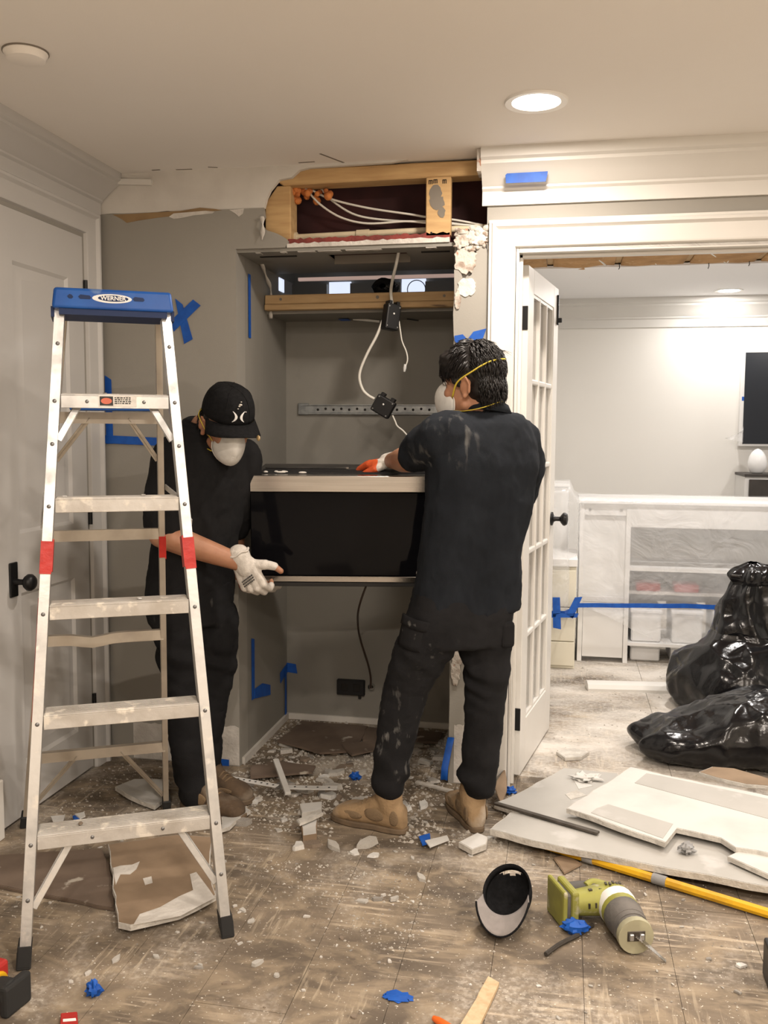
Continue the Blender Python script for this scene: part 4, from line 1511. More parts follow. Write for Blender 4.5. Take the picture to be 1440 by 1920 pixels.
# shirt
sh = MB()
rings = []
for (py, c, hw, Y) in [(774, 914, 44, 3.10), (784, 908, 72, 3.09), (797, 902, 88, 3.08), (825, 903, 97, 3.07), (870, 905, 99, 3.06), (930, 900, 97, 3.06), (985, 892, 94, 3.07), (1040, 882, 94, 3.08),
                       (1090, 877, 97, 3.09), (1128, 874, 99, 3.09), (1146, 872, 100, 3.09)]:
    a = hw / 561 * 1.06
    rings.append((J(c, py, Y), RR, FR, a, max(a * .60, .07)))
loft(sh, rings)
mwt = lambda u, v, z=0: MO + RM @ V((u, v, HM + z))
sL = J(822, 822, 2.975)
eL = J(757, 861, 3.10)
limb(sh, [(sL + V((.04, .02, .01)), .078), (sL, .076), (J(800, 836, 3.0), .068), (J(779, 853, 3.05), .057)])
sRt = J(972, 828, 3.17)
limb(sh, [(sRt, .075), (J(988, 880, 3.20), .062), (J(970, 935, 3.27), .058)])
shd = lambda p, n: fold(p, 7, .010, 1.0, (1, 1, .7)) + fold(p, 16, .0042, 4.0, (1.5, 1.5, .8)) + fold(p, 30, .0014, 7.0)
shirt = remesh('shirt', sh, .0085, 6, 'polo_black', PR, shd)
# collar
nb = J(912, 772, 3.10)
g = MB()
n = 32


def PC(i, j):
    a = 2 * pi * i / n + .0
    d = RR * cos(a) + FR * sin(a)
    k = [(.075, -.028), (.070, .010), (.066, .034), (.078, .026), (.092, -.004)][j]
    rr_ = k[0]
    lift = -.020 * max(0, sin(a))
    return nb + V((d.x * rr_ * .92, d.y * rr_ * .86, k[1] + lift - .012 * cos(a - .4)))


g.grid(PC, n, 5, True)
g.build('collar', 'polo_black', shirt, smooth=180, solid=.004)
# hem band
hm_ = rings[-1]
pts = []
for k in range(40):
    t_ = 2 * pi * k / 40
    pts.append(hm_[0] + RR * hm_[3] * 1.0 * cos(t_) + FR * hm_[4] * 1.02 * sin(t_) + V((0, 0, -.002)))
# trousers
tr = MB()
loft(tr, [(J(868, 1100, 3.09), RR, FR, .165, .11), (J(862, 1150, 3.08), RR, FR, .180, .122), (J(858, 1205, 3.08), RR, FR, .175, .12)])
limb(tr, [(J(815, 1175, 3.03), .100), (J(790, 1220, 3.03), .092), (J(763, 1282, 3.05), .074), (J(748, 1350, 3.05), .068), (J(735, 1420, 3.045), .063), (J(729, 1464, 3.04), .062)])
limb(tr, [(J(905, 1175, 3.12), .098), (J(912, 1245, 3.13), .080), (J(910, 1300, 3.13), .068), (J(904, 1380, 3.12), .063), (J(900, 1430, 3.12), .062), (J(897, 1468, 3.11), .059)])


def trd(zk, za):
    def f_(p, n):
        d = fold(p, 7, .008, 2.0, (1, 1, .7)) + fold(p, 17, .0038, 5.0, (.8, .8, 1.6))
        k = math.exp(-((p.z - zk) / .10) ** 2) + 1.5 * math.exp(-((p.z - za) / .09) ** 2)
        d += k * .010 * sin(p.z * 78 + p.x * 30 + 6 * noise.noise(p * 5)) * max(0, .35 + 1.1 * noise.noise(p * 5 + V((5, 2, 1))))
        return d
    return f_


trouser = remesh('trousers', tr, .0085, 5, 'trouser_black', PR, trd(.55, .16))
# cargo pocket on the near thigh
pk = J(778, 1192, 2.938)
Mp = frame(pk, (1, -.18, -.22), (.22, -.04, 1))
g = MB()
g.grid(lambda i, j: Mp @ V((-.058 + .116 * i / 8, -.05 + .10 * j / 6, .004 - .030 * ((i - 4) / 4) ** 2)), 9, 7)
g.build('cargo_pocket', 'trouser_black', trouser, smooth=180, solid=.008)
g = MB()
g.grid(lambda i, j: Mp @ V((-.061 + .122 * i / 8, .022 + .034 * j / 3, .010 - .030 * ((i - 4) / 4) ** 2)), 9, 4)
g.build('pocket_flap', 'trouser_black', trouser, smooth=180, solid=.006)
pk2 = J(945, 1190, 3.06)
MB().box(pk2 + V((.005, .02, 0)), (.05, .06, .09), Matrix.Rotation(radians(20), 3, 'Z')).build('cargo_pocket', 'trouser_black', trouser, bevel=.015, seg=3)
# boots
boot(PR, (-.505, 3.022, 0), (-.775, 3.105, 0), 'boot_suede')
boot(PR, (-.262, 3.075, 0), (-.375, 3.325, 0), 'boot_suede')
# body: head, neck, arms, torso core, legs - one surface
bd = MB()
head_pieces(bd, HR)
limb(bd, [(HR @ V((-.025, 0, -.06)), .056), (J(910, 782, 3.10), .058), (J(905, 830, 3.08), .08), (J(895, 940, 3.07), .10), (J(878, 1080, 3.085), .09), (J(862, 1140, 3.08), .07)])
limb(bd, [(J(905, 820, 3.08), .07), (sL, .052), (J(792, 842, 3.01), .047)])

wrL = mwt(.515, .10, .043)
elb = J(768, 861, 3.08)
limb(bd, [(J(792, 842, 3.01), .047), (elb, .045), (elb.lerp(wrL, .35), .044), (elb.lerp(wrL, .75), .034), (wrL, .029)])
limb(bd, [(J(905, 820, 3.08), .07), (sRt, .052), (J(988, 880, 3.22), .045), (J(965, 940, 3.28), .040), (J(905, 1010, 3.30), .030), (J(868, 1040, 3.31), .028)])
limb(bd, [(J(862, 1140, 3.08), .07), (J(820, 1175, 3.03), .06), (J(763, 1282, 3.05), .055), (J(735, 1430, 3.045), .040), (J(728, 1490, 3.04), .032), (V((-.57, 3.045, .06)), .026)])
limb(bd, [(J(862, 1140, 3.08), .07), (J(900, 1175, 3.12), .06), (J(910, 1300, 3.13), .052), (J(900, 1440, 3.12), .040), (J(897, 1480, 3.12), .030), (V((-.292, 3.14, .06)), .024)])
# left hand, palm down on the microwave
xdir = (mwt(.415, .165) - mwt(.515, .10)).normalized()
Mh = frame(wrL, xdir + V((0, 0, -.20)), (RM @ V((.5, .9, 0))))
if (Mh.to_3x3() @ V((0, 0, 1))).z < 0:
    Mh = frame(wrL, xdir + V((0, 0, -.20)), -(RM @ V((.5, .9, 0))))
curl = [(.35, .45, .3)] * 4
thL = [((.75, .62, -.25), .042, .014), ((.9, .35, -.3), .032, .012), ((.95, .15, -.3), .026, .0105)]
hp = hand_pieces(Mh, curl, thL)
bd.add(hp.v, hp.f)
# right hand behind the microwave side
Mh2 = frame(J(868, 1040, 3.31), (-.6, .05, -.4), (-.4, 0, .6))
hp = hand_pieces(Mh2, [(.2, .3, .2)] * 4, thL)
bd.add(hp.v, hp.f)
bodyR = remesh('body', bd, .0048, 3, 'skin', PR)
face_bits(bodyR, HR)
# gloves
gl = hand_pieces(Mh, curl, thL, grow=.0028)
limb(gl, [(wrL + Mh.to_3x3() @ V((-.028, 0, 0)), .035), (wrL + Mh.to_3x3() @ V((.02, 0, 0)), .031)])
glv = remesh('glove', gl, .0035, 2, 'glove_white', PR)
# orange dipped palm and fingers
go = MB()
full = hand_pieces(Mh, curl, thL, grow=.0042)
go.add(full.v, full.f)
remesh('coated_palm', go, .0035, 2, 'glove_orange', glv, cut=[(Mh @ V((0, 0, -.0015)), Mh.to_3x3() @ V((-.35, .0, 1))), (Mh @ V((.035, 0, 0)), Mh.to_3x3() @ V((-1, 0, 0)))])
MB().tube([wrL + Mh.to_3x3() @ V((-.03, .036 * cos(a_), .034 * sin(a_))) for a_ in [2 * pi * k / 20 for k in range(20)]], .005, 8, closed=True).build('cuff', 'glove_white', glv, smooth=180)
gl2 = hand_pieces(Mh2, [(.2, .3, .2)] * 4, thL, grow=.003)
remesh('glove', gl2, .005, 2, 'glove_white', PR)
# hair
hg = MB()
r3 = HR.to_3x3()
hg.ball(HR @ V((-.016, 0, .044)), (.106, .088, .090), 22, 14, r3)
hg.ball(HR @ V((-.052, 0, -.018)), (.064, .079, .078), 18, 12, r3)
hg.ball(HR @ V((-.066, 0, -.070)), (.036, .058, .046), 14, 9, r3)
hg.ball(HR @ V((.046, 0, .074)), (.050, .076, .044), 16, 10, r3)
hg.ball(HR @ V((.072, 0, .054)), (.018, .062, .024), 14, 9, r3)
hg.ball(HR @ V((.012, .073, .020)), (.030, .013, .040), 12, 8, r3)
hg.ball(HR @ V((.012, -.073, .020)), (.030, .013, .040), 12, 8, r3)
hair = remesh('hair', hg, .005, 3, 'hair', PR, lambda p, n: .0035 * noise.noise(p * 60) + .003 * noise.noise(V((p.x * 25, p.y * 25, p.z * 60))))
r = random.Random(77)
st = MB()
iv = HR.inverted()
for k in range(1500):
    a, z = r.uniform(0, 2 * pi), r.uniform(-.75, 1)
    rr_ = sqrt(max(0, 1 - z * z))
    loc_ = V((-.016 + .104 * rr_ * cos(a), .086 * rr_ * sin(a), .044 + .090 * z))
    if loc_.z < .028 and loc_.x > -.02:
        continue
    if loc_.z < .0 and loc_.x > -.045:
        continue
    nrm = V((loc_.x + .016, loc_.y, loc_.z - .044)).normalized()
    flow = V((.55 if loc_.x > -.03 else -.35, .35 * (1 if loc_.y > 0 else -1) * abs(loc_.y) / .08, -.75))
    flow = (flow - nrm * flow.dot(nrm))
    if flow.length < 1e-3:
        continue
    flow.normalize()
    L = r.uniform(.028, .05)
    p0 = loc_ - nrm * .002
    p1 = loc_ + flow * L * .5 + nrm * .006
    p2 = loc_ + flow * L + nrm * r.uniform(-.006, .006) + V((0, r.uniform(-.006, .006), 0))
    st.tube([HR @ p0, HR @ p1, HR @ p2], [.0022, .0018, .0004], 3)
for k in range(700):
    a = r.uniform(-1.5, 1.5)
    z_ = r.uniform(-.95, .5)
    rr_ = sqrt(1 - z_ * z_)
    loc_ = V((-.052 - .066 * rr_ * cos(a), .081 * rr_ * sin(a), -.018 + .080 * z_))
    if loc_.x > -.05:
        continue
    nrm = V((loc_.x + .052, loc_.y, loc_.z + .018)).normalized()
    p1 = loc_ + V((0, 0, -.012)) + nrm * .003
    p2 = loc_ + V((0, r.uniform(-.004, .004), -r.uniform(.02, .03))) + nrm * r.uniform(-.002, .003)
    st.tube([HR @ (loc_ - nrm * .002), HR @ p1, HR @ p2], [.0018, .0015, .0003], 3)
for k in range(70):     # fringe tips over the forehead
    y_ = r.uniform(-.062, .062)
    p0 = V((.080 - abs(y_) * .35, y_, .080))
    p1 = p0 + V((.018, 0, -.018))
    p2 = p1 + V((r.uniform(-.004, .006), r.uniform(-.008, .008), -r.uniform(.018, .036)))
    st.tube([HR @ p0, HR @ p1, HR @ p2], [.003, .0025, .0005], 3)
for k in range(5):
    p0 = V((-.10, r.uniform(-.02, .02), .075))
    st.tube([HR @ p0, HR @ (p0 + V((-.02, 0, .012))), HR @ (p0 + V((-.045, 0, -.012 + .003 * k)))], [.0012, .001, .0003], 3)
so = st.build('hair_strands', 'hair', hair, smooth=180)
so['kind'] = 'stuff'
mk = cupmask(PR, HR)
strap(mk, HR, [(.045, .060, -.048), (.010, .092, -.005), (-.045, .094, .022), (-.095, .062, .048), (-.125, 0, .056), (-.095, -.062, .048), (-.045, -.094, .022), (.010, -.092, -.005), (.045, -.060, -.048)])
strap(mk, HR, [(.045, .056, -.090), (.0, .074, -.098), (-.06, .066, -.094), (-.104, 0, -.078), (-.06, -.066, -.094), (.0, -.074, -.098), (.045, -.056, -.090)])

# ------------------------------------------------------------------ man in the cap, bent forward
PLo = V((-1.27, 3.15, 0))
PL = thing('person', 'man in black cap and clothes bending behind the ladder, lifting the microwave bottom', 'person', PLo)
FL = V((.80, -.60, 0)).normalized()
RL = V((FL.y, -FL.x, 0))          # his right side
cloth('tee_black', (.0105, .0105, .0112), [(tuple(J(384, 912, 3.0) - PLo), .02, (1, 1, 1), 30, .45)])
cloth('trouser_black_b', (.010, .010, .0108), [(tuple(J(380, 1250, 3.05) - PLo), .4, (5, 5, 1.5), 5, .68)])
HL_ = hmat(J(427, 791, 3.06), (.50, -.62, -.50))
sh = MB()
rings = []
for (py, c, hw, Y) in [(800, 386, 42, 3.16), (812, 386, 66, 3.16), (832, 388, 82, 3.15), (880, 386, 86, 3.15), (940, 378, 86, 3.16), (1000, 370, 84, 3.17), (1060, 363, 84, 3.18), (1105, 358, 86, 3.19), (1135, 356, 86, 3.19)]:
    a = hw / 545 * 1.05
    rings.append((J(c, py, Y), RL, FL, a, max(a * .66, .07)))
loft(sh, rings)
sR = J(328, 858, 3.06)
limb(sh, [(sR + V((.05, .03, .02)), .080), (sR, .078), (J(312, 930, 3.03), .070), (J(308, 985, 3.015), .064)])
sL2 = J(455, 858, 3.24)
limb(sh, [(sL2, .072), (J(452, 935, 3.28), .064), (J(440, 985, 3.31), .060)])
shirt = remesh('shirt', sh, .0085, 6, 'tee_black', PL, shd)
g = MB()
nb2 = J(386, 800, 3.155)


def PC2(i, j):
    a = 2 * pi * i / n
    d = RL * cos(a) + FL * sin(a)
    k = [(.078, -.03), (.073, .006), (.069, .018), (.080, .012), (.092, -.012)][j]
    return nb2 + V((d.x * k[0], d.y * k[0], k[1] - .02 * sin(a)))


g.grid(PC2, n, 5, True)
g.build('collar', 'tee_black', shirt, smooth=180, solid=.004)
tr = MB()
loft(tr, [(J(358, 1090, 3.19), RL, FL, .150, .115), (J(356, 1130, 3.19), RL, FL, .156, .125), (J(356, 1165, 3.18), RL, FL, .15, .12)])
limb(tr, [(J(335, 1165, 3.13), .094), (J(340, 1250, 3.12), .083), (J(346, 1310, 3.11), .074), (J(352, 1380, 3.10), .068), (J(362, 1440, 3.085), .070), (J(369, 1484, 3.07), .064)])
limb(tr, [(J(400, 1160, 3.24), .094), (J(402, 1250, 3.24), .080), (J(393, 1310, 3.23), .066), (J(386, 1380, 3.22), .060), (J(388, 1450, 3.21), .060)])
trouser = remesh('trousers', tr, .0085, 5, 'trouser_black_b', PL, trd(.52, .15))
boot(PL, (-1.338, 3.085, 0), (-1.085, 3.010, 0), 'boot_brown')
boot(PL, (-1.345, 3.225, 0), (-1.105, 3.155, 0), 'boot_brown')
bd = MB()
head_pieces(bd, HL_)
limb(bd, [(HL_ @ V((-.03, 0, -.06)), .055), (J(386, 805, 3.155), .060), (J(385, 850, 3.15), .08), (J(376, 960, 3.165), .095), (J(360, 1090, 3.19), .10), (J(356, 1130, 3.19), .11)])
# right arm to the lower corner of the microwave
elb = J(303, 1003, 3.005)
wr = J(453, 1056, 3.090)
limb(bd, [(J(385, 850, 3.15), .07), (sR, .054), (J(312, 935, 3.03), .050), (elb, .046), (elb.lerp(wr, .3), .047), (elb.lerp(wr, .7), .038), (wr, .030)])
limb(bd, [(J(385, 850, 3.15), .07), (sL2, .052), (J(452, 935, 3.28), .044), (J(440, 990, 3.31), .040), (J(442, 1040, 3.38), .032), (J(448, 1075, 3.43), .028)])
limb(bd, [(J(356, 1130, 3.19), .09), (J(335, 1165, 3.13), .07), (J(346, 1310, 3.11), .052), (J(355, 1440, 3.09), .040), (J(356, 1480, 3.08), .030), (V((-1.28, 3.07, .06)), .024)])
limb(bd, [(J(356, 1130, 3.19), .09), (J(392, 1160, 3.24), .07), (J(393, 1310, 3.23), .050), (J(384, 1445, 3.21), .034), (V((-1.285, 3.205, .06)), .024)])
# hand: back to camera, fingers down under the bottom edge, thumb on the glass
# fingers point down-right, thumb side to the upper right
fx = (J(474, 1101, 3.10) - J(452, 1056, 3.09)).normalized()
ty = (J(520, 1082, 3.10) - J(470, 1090, 3.10)).normalized()
Mh = frame(wr + V((.004, 0, .002)), fx, ty)
zb = Mh.to_3x3() @ V((0, 0, 1))
if zb.y > 0:
    print('HAND FLIPPED', zb)
curlL = [(.95, .75, .45), (1.0, .75, .45), (1.05, .75, .45), (1.1, .75, .45)]
thb = [((.38, .92, .02), .044, .0155), ((.55, .83, -.05), .030, .0128), ((.88, .45, -.10), .026, .0112)]
hp = hand_pieces(Mh, curlL, thb, 1.12)
bd.add(hp.v, hp.f)
Mh3 = frame(J(448, 1075, 3.43), (.5, .3, -.3), (0, -.3, 1))
hp = hand_pieces(Mh3, [(.2, .3, .2)] * 4, thb)
bd.add(hp.v, hp.f)
bodyL = remesh('body', bd, .0048, 3, 'skin', PL)
face_bits(bodyL, HL_)
gl = hand_pieces(Mh, curlL, thb, 1.12, grow=.0022, cutd=(0, .5, .5, .5), tcut=0.0)
limb(gl, [(Mh @ V((-.030, 0, 0)), .039), (Mh @ V((.022, 0, -.003)), .033)])
glv = remesh('glove', gl, .0034, 2, 'glove_white', PL, lambda p, n: .0012 * noise.noise(p * 55))
# ribbed cuff edge
R3h = Mh.to_3x3()
MB().tube([Mh @ V((-.036 + .003 * sin(5 * a_), .040 * cos(a_), .038 * sin(a_))) for a_ in [2 * pi * k / 28 for k in range(28)]], .0045, 8, closed=True).build('cuff', 'glove_white', glv, smooth=180)
full = hand_pieces(Mh, curlL, thb, 1.12, grow=.0044, cutd=(0, .5, .5, .5), tcut=0.0)
remesh('coated_palm', full, .0035, 2, 'glove_orange', glv, cut=[(Mh @ V((0, 0, -.012)), R3h @ V((.0, .12, 1))), (Mh @ V((.02, 0, 0)), R3h @ V((-1, 0, 0))), (Mh @ V((.098, 0, 0)), R3h @ V((1, 0, 0))), (Mh @ V((0, .005, 0)), R3h @ V((0, 1, 0)))])
# print on the back of the glove, too small to read in the photo
tx = (J(486, 1073, 3.06) - J(463, 1090, 3.06)).normalized()
rp = random.Random(4)
for k in range(3):
    g = MB()
    xx = -.022
    while xx < .022:
        w_ = rp.uniform(.003, .007)
        c_ = Mh @ V((.056 + k * .009, -.004, .0225))
        g.box(c_ + tx * (xx + w_ / 2), (w_, .0012, .005), Matrix((tx, R3h @ V((0, 0, 1)), R3h @ V((1, 0, 0)))).transposed())
        xx += w_ + .0016
    po_ = g.build('printed_line', 'sticker_black', glv)
    po_['kind'] = 'stuff'
gl2 = hand_pieces(Mh3, [(.2, .3, .2)] * 4, thb, grow=.003)
remesh('glove', gl2, .005, 2, 'glove_white', PL)
# hair at the back of the head
hg = MB()
r3 = HL_.to_3x3()
hg.ball(HL_ @ V((-.050, 0, -.020)), (.060, .078, .070), 18, 12, r3)
hg.ball(HL_ @ V((-.012, .072, .006)), (.026, .012, .036), 12, 8, r3)
hg.ball(HL_ @ V((-.012, -.072, .006)), (.026, .012, .036), 12, 8, r3)
hair = remesh('hair', hg, .005, 3, 'hair', PL, lambda p, n: .004 * noise.noise(p * 60))
st = MB()
for k in range(220):
    a = r.uniform(-1.7, 1.7)
    z = r.uniform(-.06, .02)
    p0 = V((-.05 - .058 * cos(a), .076 * sin(a), z))
    nrm = V((-cos(a), sin(a), -.1))
    st.tube([HL_ @ p0, HL_ @ (p0 + nrm * .008 + V((0, 0, -.012))), HL_ @ (p0 + nrm * r.uniform(.006, .018) + V((0, 0, -.03)))], [.0022, .0018, .0004], 3)
so = st.build('hair_strands', 'hair', hair, smooth=180)
so['kind'] = 'stuff'
mk = cupmask(PL, HL_)
strap(mk, HL_, [(.045, .060, -.048), (.010, .090, -.008), (-.05, .088, .012), (-.115, 0, .02), (-.05, -.088, .012), (.010, -.090, -.008), (.045, -.060, -.048)])
strap(mk, HL_, [(.045, .056, -.090), (.0, .074, -.096), (-.06, .066, -.090), (-.112, 0, -.07), (-.06, -.066, -.090), (.0, -.074, -.096), (.045, -.056, -.090)])


def cap_mesh(parent, H, crown_mat, brim_mat, inner=None, thick=.0035):
    """baseball cap in head frame: x forward"""
    g = MB()
    nu, nv = 40, 12

    def P(i, j):
        a = 2 * pi * i / nu
        t_ = j / (nv - 1)
        el = (pi / 2) * t_
        rx, ry, rz = .105, .088, .098
        fx_ = 1 + .06 * max(0, cos(a)) * sin(el * 2)
        sq = 1 - .5 * (1 - cos(el)) * .12
        p = V((rx * cos(a) * cos(el) ** .62 * fx_ * sq, ry * sin(a) * cos(el) ** .62 * sq, rz * sin(el) ** .95))
        return H @ (p + V((-.010, 0, .030)))
    g.grid(P, nu, nv, True)
    cr = g.build('cap', crown_mat, parent, smooth=180, solid=thick)
    bm = MB()
    nb_, mb_ = 21, 7

    def B(i, j):
        a = radians(-72 + 144 * i / (nb_ - 1))
        t_ = j / (mb_ - 1)
        base = V((.105 * cos(a), .090 * sin(a), 0))
        ext = .072 * (cos(a * .92) ** .55 if abs(a) < 1.35 else 0)
        p = base + V((ext * t_, .012 * sin(a) * t_, 0))
        p.z = -.010 * t_ - .030 * (p.y / .09) ** 2 * (.35 + .65 * t_) - .004
        return H @ (p + V((-.012, 0, .036)))
    bm.grid(B, nb_, mb_)
    br = bm.build('brim', brim_mat, cr, smooth=180, solid=.004)
    MB().ball(H @ V((-.010, 0, .128)), (.007, .007, .004), 10, 6).build('button', crown_mat, cr, smooth=180)
    for k in range(6):
        a = pi / 6 + k * pi / 3
        pts = []
        for j in range(10):
            el = (pi / 2) * j / 9
            pts.append(H @ (V((.1065 * cos(a) * cos(el) ** .62 * (1 + .06 * max(0, cos(a)) * sin(el * 2)), .0895 * sin(a) * cos(el) ** .62, .0995 * sin(el) ** .95)) + V((-.010, 0, .030))))
        MB().tube(pts, .0012, 5).build('seam', crown_mat, cr, smooth=180)
    return cr, P


cr, Pcap = cap_mesh(PL, HL_ @ Matrix.Rotation(radians(-6), 4, 'Y'), 'cap_black', 'cap_black')
Hc = HL_ @ Matrix.Rotation(radians(-6), 4, 'Y')


def cap_surf(y, z):
    """point on the front of the crown: y left, z height above the rim"""
    el = math.asin(min(.999, (z / .098)) ** (1 / .95))
    c_ = cos(el) ** .62
    yy = y / (.088 * c_)
    a = math.asin(max(-1, min(1, yy)))
    fx_ = 1 + .06 * max(0, cos(a)) * sin(el * 2)
    return Hc @ (V((.105 * cos(a) * c_ * fx_ + .0035, y, z)) + V((-.010, 0, .030)))


for s in (-1, 1):
    g = MB()
    outer = [(s * (.0045 + .0150 * (k / 6 - 1) ** 2), .016 + .036 * k / 12) for k in range(13)]
    inner_ = [(s * (.0130 + .0085 * (k / 6 - 1) ** 2), .016 + .036 * k / 12) for k in range(13)]
    vs = [cap_surf(a, b) for a, b in outer] + [cap_surf(a, b) for a, b in inner_]
    g.add(vs, [(k, k + 1, 14 + k, 13 + k) for k in range(12)])
    g.build('emblem', 'white_print', cr, solid=.002)
g = MB()
for k, (y_, z_, rr_) in enumerate([(.006, .072, .006), (.001, .068, .004), (-.004, .061, .003), (.025, .05, .003), (.01, .079, .003)]):
    g.ball(cap_surf(y_, z_), (rr_, rr_, rr_ * .6), 8, 6)
g.build('plaster_speck', 'plaster_white', cr)
stk = V((.155, .052, .005))
MB().ball(Hc @ V((.145, .062, .010)), (.011, .006, .010), 12, 8, Hc.to_3x3()).build('brim_sticker', mat('gold', (.42, .30, .15), rough=.4, metal=.3), cr, smooth=180)

# ================================================================== things on the floor
mat('drywall_paint', (.46, .45, .425), (.42, .41, .385), 4, .4, .65, rough=.8, bump=.05, bscale=80, c3=(.53, .52, .50), s3=6, lo3=.58, hi3=.66)
mat('drywall_white', (.62, .61, .585), (.54, .53, .51), 5, .45, .7, rough=.85, bump=.08, bscale=60)
mat('gypsum', (.60, .575, .53), (.48, .455, .415), 25, .4, .6, rough=.95, bump=.5, bscale=80)
mat('tan_paper', (.285, .205, .135), (.225, .16, .105), 8, .4, .65, rough=.9, bump=.08, bscale=40)
mat('board_brown', (.165, .122, .092), (.13, .095, .072), 8, .4, .65, rough=.9, c3=(.42, .38, .32), s3=14, lo3=.64, hi3=.70)
mat('yellow_paint', (.70, .40, .012), (.55, .30, .02), 14, .5, .65, rough=.42, c3=(.10, .07, .04), s3=24, lo3=.68, hi3=.72)
mat('duct_tape', (.30, .30, .30), (.24, .24, .24), 20, .4, .6, rough=.5, bump=.3, bscale=50)
mat('steel_dark', (.12, .105, .09), (.07, .06, .05), 20, .4, .6, rough=.5, metal=.7)
mat('saw_green', (.30, .295, .06), (.235, .23, .055), 14, .45, .65, rough=.5, c3=(.45, .42, .30), s3=16, lo3=.60, hi3=.68)
mat('saw_grey', (.10, .095, .09), (.17, .155, .14), 10, .4, .65, rough=.75, bump=.2, bscale=80)
mat('saw_cream', (.42, .40, .27), (.33, .31, .21), 14, .4, .6, rough=.6)
mat('blade_steel', (.75, .74, .72), (.35, .33, .30), 40, .45, .6, rough=.25, metal=.9)
mat('cap_lining', (.27, .245, .235), (.23, .21, .20), 30, .4, .6, rough=.9, bump=.1, bscale=300)
mat('tool_red', (.38, .022, .018), rough=.45)
mat('tool_yellow', (.68, .38, .01), rough=.45)
mat('tool_orange', (.75, .14, .02), rough=.45)
mat('shim_wood', (.62, .47, .30), (.52, .37, .22), 5, .4, .65, rough=.8, stretch=(10, 10, 1))
mat('stick_dark', (.045, .038, .032), rough=.8, bump=.3, bscale=60)


def pz(lst, z):
    return [onz(a, b, z) for a, b in lst]


def sheet(label, pts, z, th=.013, face='drywall_paint', tilt=(0, 0), extra=(), nm='drywall_sheet', cat='drywall', core='gypsum', seed=0, rag=.004):
    """broken plasterboard: core plus painted face"""
    r_ = random.Random(seed)
    base = [V((p.x, p.y, 0)) for p in pts]
    poly = []
    for i, p in enumerate(base):
        q = base[(i + 1) % len(base)]
        m_ = max(1, int((q - p).length / .05))
        for k in range(m_):
            w = p.lerp(q, k / m_)
            if k:
                w += V((r_.uniform(-rag, rag), r_.uniform(-rag, rag), 0))
            poly.append(w)
    c = sum(poly, V((0, 0, 0))) / len(poly)
    hz = lambda p: z + (p.x - c.x) * tilt[0] + (p.y - c.y) * tilt[1]
    o = thing(nm, label, cat, (c.x, c.y, z - th))
    MB().prism([V((p.x, p.y, hz(p) - th)) for p in poly], (0, 0, th)).build('core', core, o)
    cc = [p + (c - p).normalized() * .004 for p in poly]
    MB().prism([V((p.x, p.y, hz(p) + .0002)) for p in cc], (0, 0, .0012)).build('face', face, o)
    for (nm2, mt2, pp) in extra:
        MB().prism([V((p.x, p.y, hz(p) + .0016)) for p in pp], (0, 0, .0012)).build(nm2, mt2, o)
    return o


sheet('grey painted drywall sheet lying at the back of the pile by the door', pz([(1057, 1440), (1158, 1450), (1180, 1500), (1120, 1562), (927, 1506), (966, 1490)], .034), .034, .02, seed=1, tilt=(.0, .0),
      extra=[('torn_paper', 'drywall_white', pz([(1075, 1462), (1098, 1455), (1128, 1452), (1120, 1464), (1095, 1468), (1112, 1474), (1085, 1480)], .035)),
             ('torn_paper', 'gypsum', pz([(1060, 1490), (1080, 1482), (1100, 1492), (1070, 1500)], .035))])
sheet('long off-white drywall sheet under the pile beside the yellow bar', pz([(957, 1524), (919, 1556), (1000, 1578), (1180, 1615), (1440, 1664), (1600, 1700), (1660, 1590), (1260, 1560), (1090, 1535)], .05), .052, .02, seed=2, tilt=(0, 0.0))
sheet('broad white and grey drywall sheet on top of the pile', pz([(1062, 1516), (1182, 1438), (1240, 1452), (1440, 1492), (1640, 1530), (1640, 1640), (1500, 1610), (1380, 1590), (1352, 1572), (1268, 1553), (1247, 1580)], .088), .088, .016, face='drywall_white', seed=3,
      extra=[('grey_paint', 'drywall_paint', pz([(1118, 1516), (1140, 1508), (1262, 1545), (1243, 1572), (1108, 1524)], .09)), ('grey_paint', 'drywall_paint', pz([(1212, 1450), (1240, 1455), (1440, 1498), (1640, 1538), (1640, 1570), (1440, 1535), (1190, 1468)], .09))])
sheet('small drywall offcut on the right of the pile', pz([(1364, 1606), (1400, 1588), (1470, 1600), (1520, 1640), (1440, 1640)], .075), .075, .014, face='drywall_white', seed=4)
sheet('torn brown-faced drywall piece behind the pile', pz([(1310, 1462), (1335, 1452), (1375, 1455), (1450, 1478), (1470, 1492), (1400, 1486), (1340, 1472)], .075), .105, .012, face='tan_paper', seed=5)
tag(MB().bar(onz(928, 1506, .062), onz(1122, 1562, .062), .020, .008).build('trim_strip', 'steel_dark', bevel=.001), 'thin dark strip lying along the grey drywall sheet', 'strip')
sheet('brown-paper drywall piece with white torn edge under the ladder', pz([(203, 1590), (330, 1572), (398, 1576), (392, 1640), (405, 1686), (335, 1722), (245, 1743), (222, 1738)], .02), .032, .016, face='tan_paper', seed=6,
      extra=[('torn_edge', 'plaster_white', pz([(250, 1735), (262, 1715), (300, 1702), (335, 1682), (362, 1670), (356, 1640), (368, 1636), (392, 1668), (403, 1684), (338, 1718)], .033)),
             ('torn_patch', 'plaster_white', pz([(212, 1628), (226, 1624), (248, 1622), (262, 1616), (256, 1630), (244, 1640), (226, 1640), (217, 1660)], .033)),
             ('torn_patch', 'plaster_white', pz([(268, 1648), (284, 1644), (286, 1656), (272, 1660)], .033))])
sheet('flat brown board lying against the drywall piece under the ladder', pz([(-60, 1606), (190, 1592), (206, 1620), (214, 1704), (-60, 1650)], .008), .009, .008, face='board_brown', core='board_brown', seed=7, nm='thin_board', cat='board')
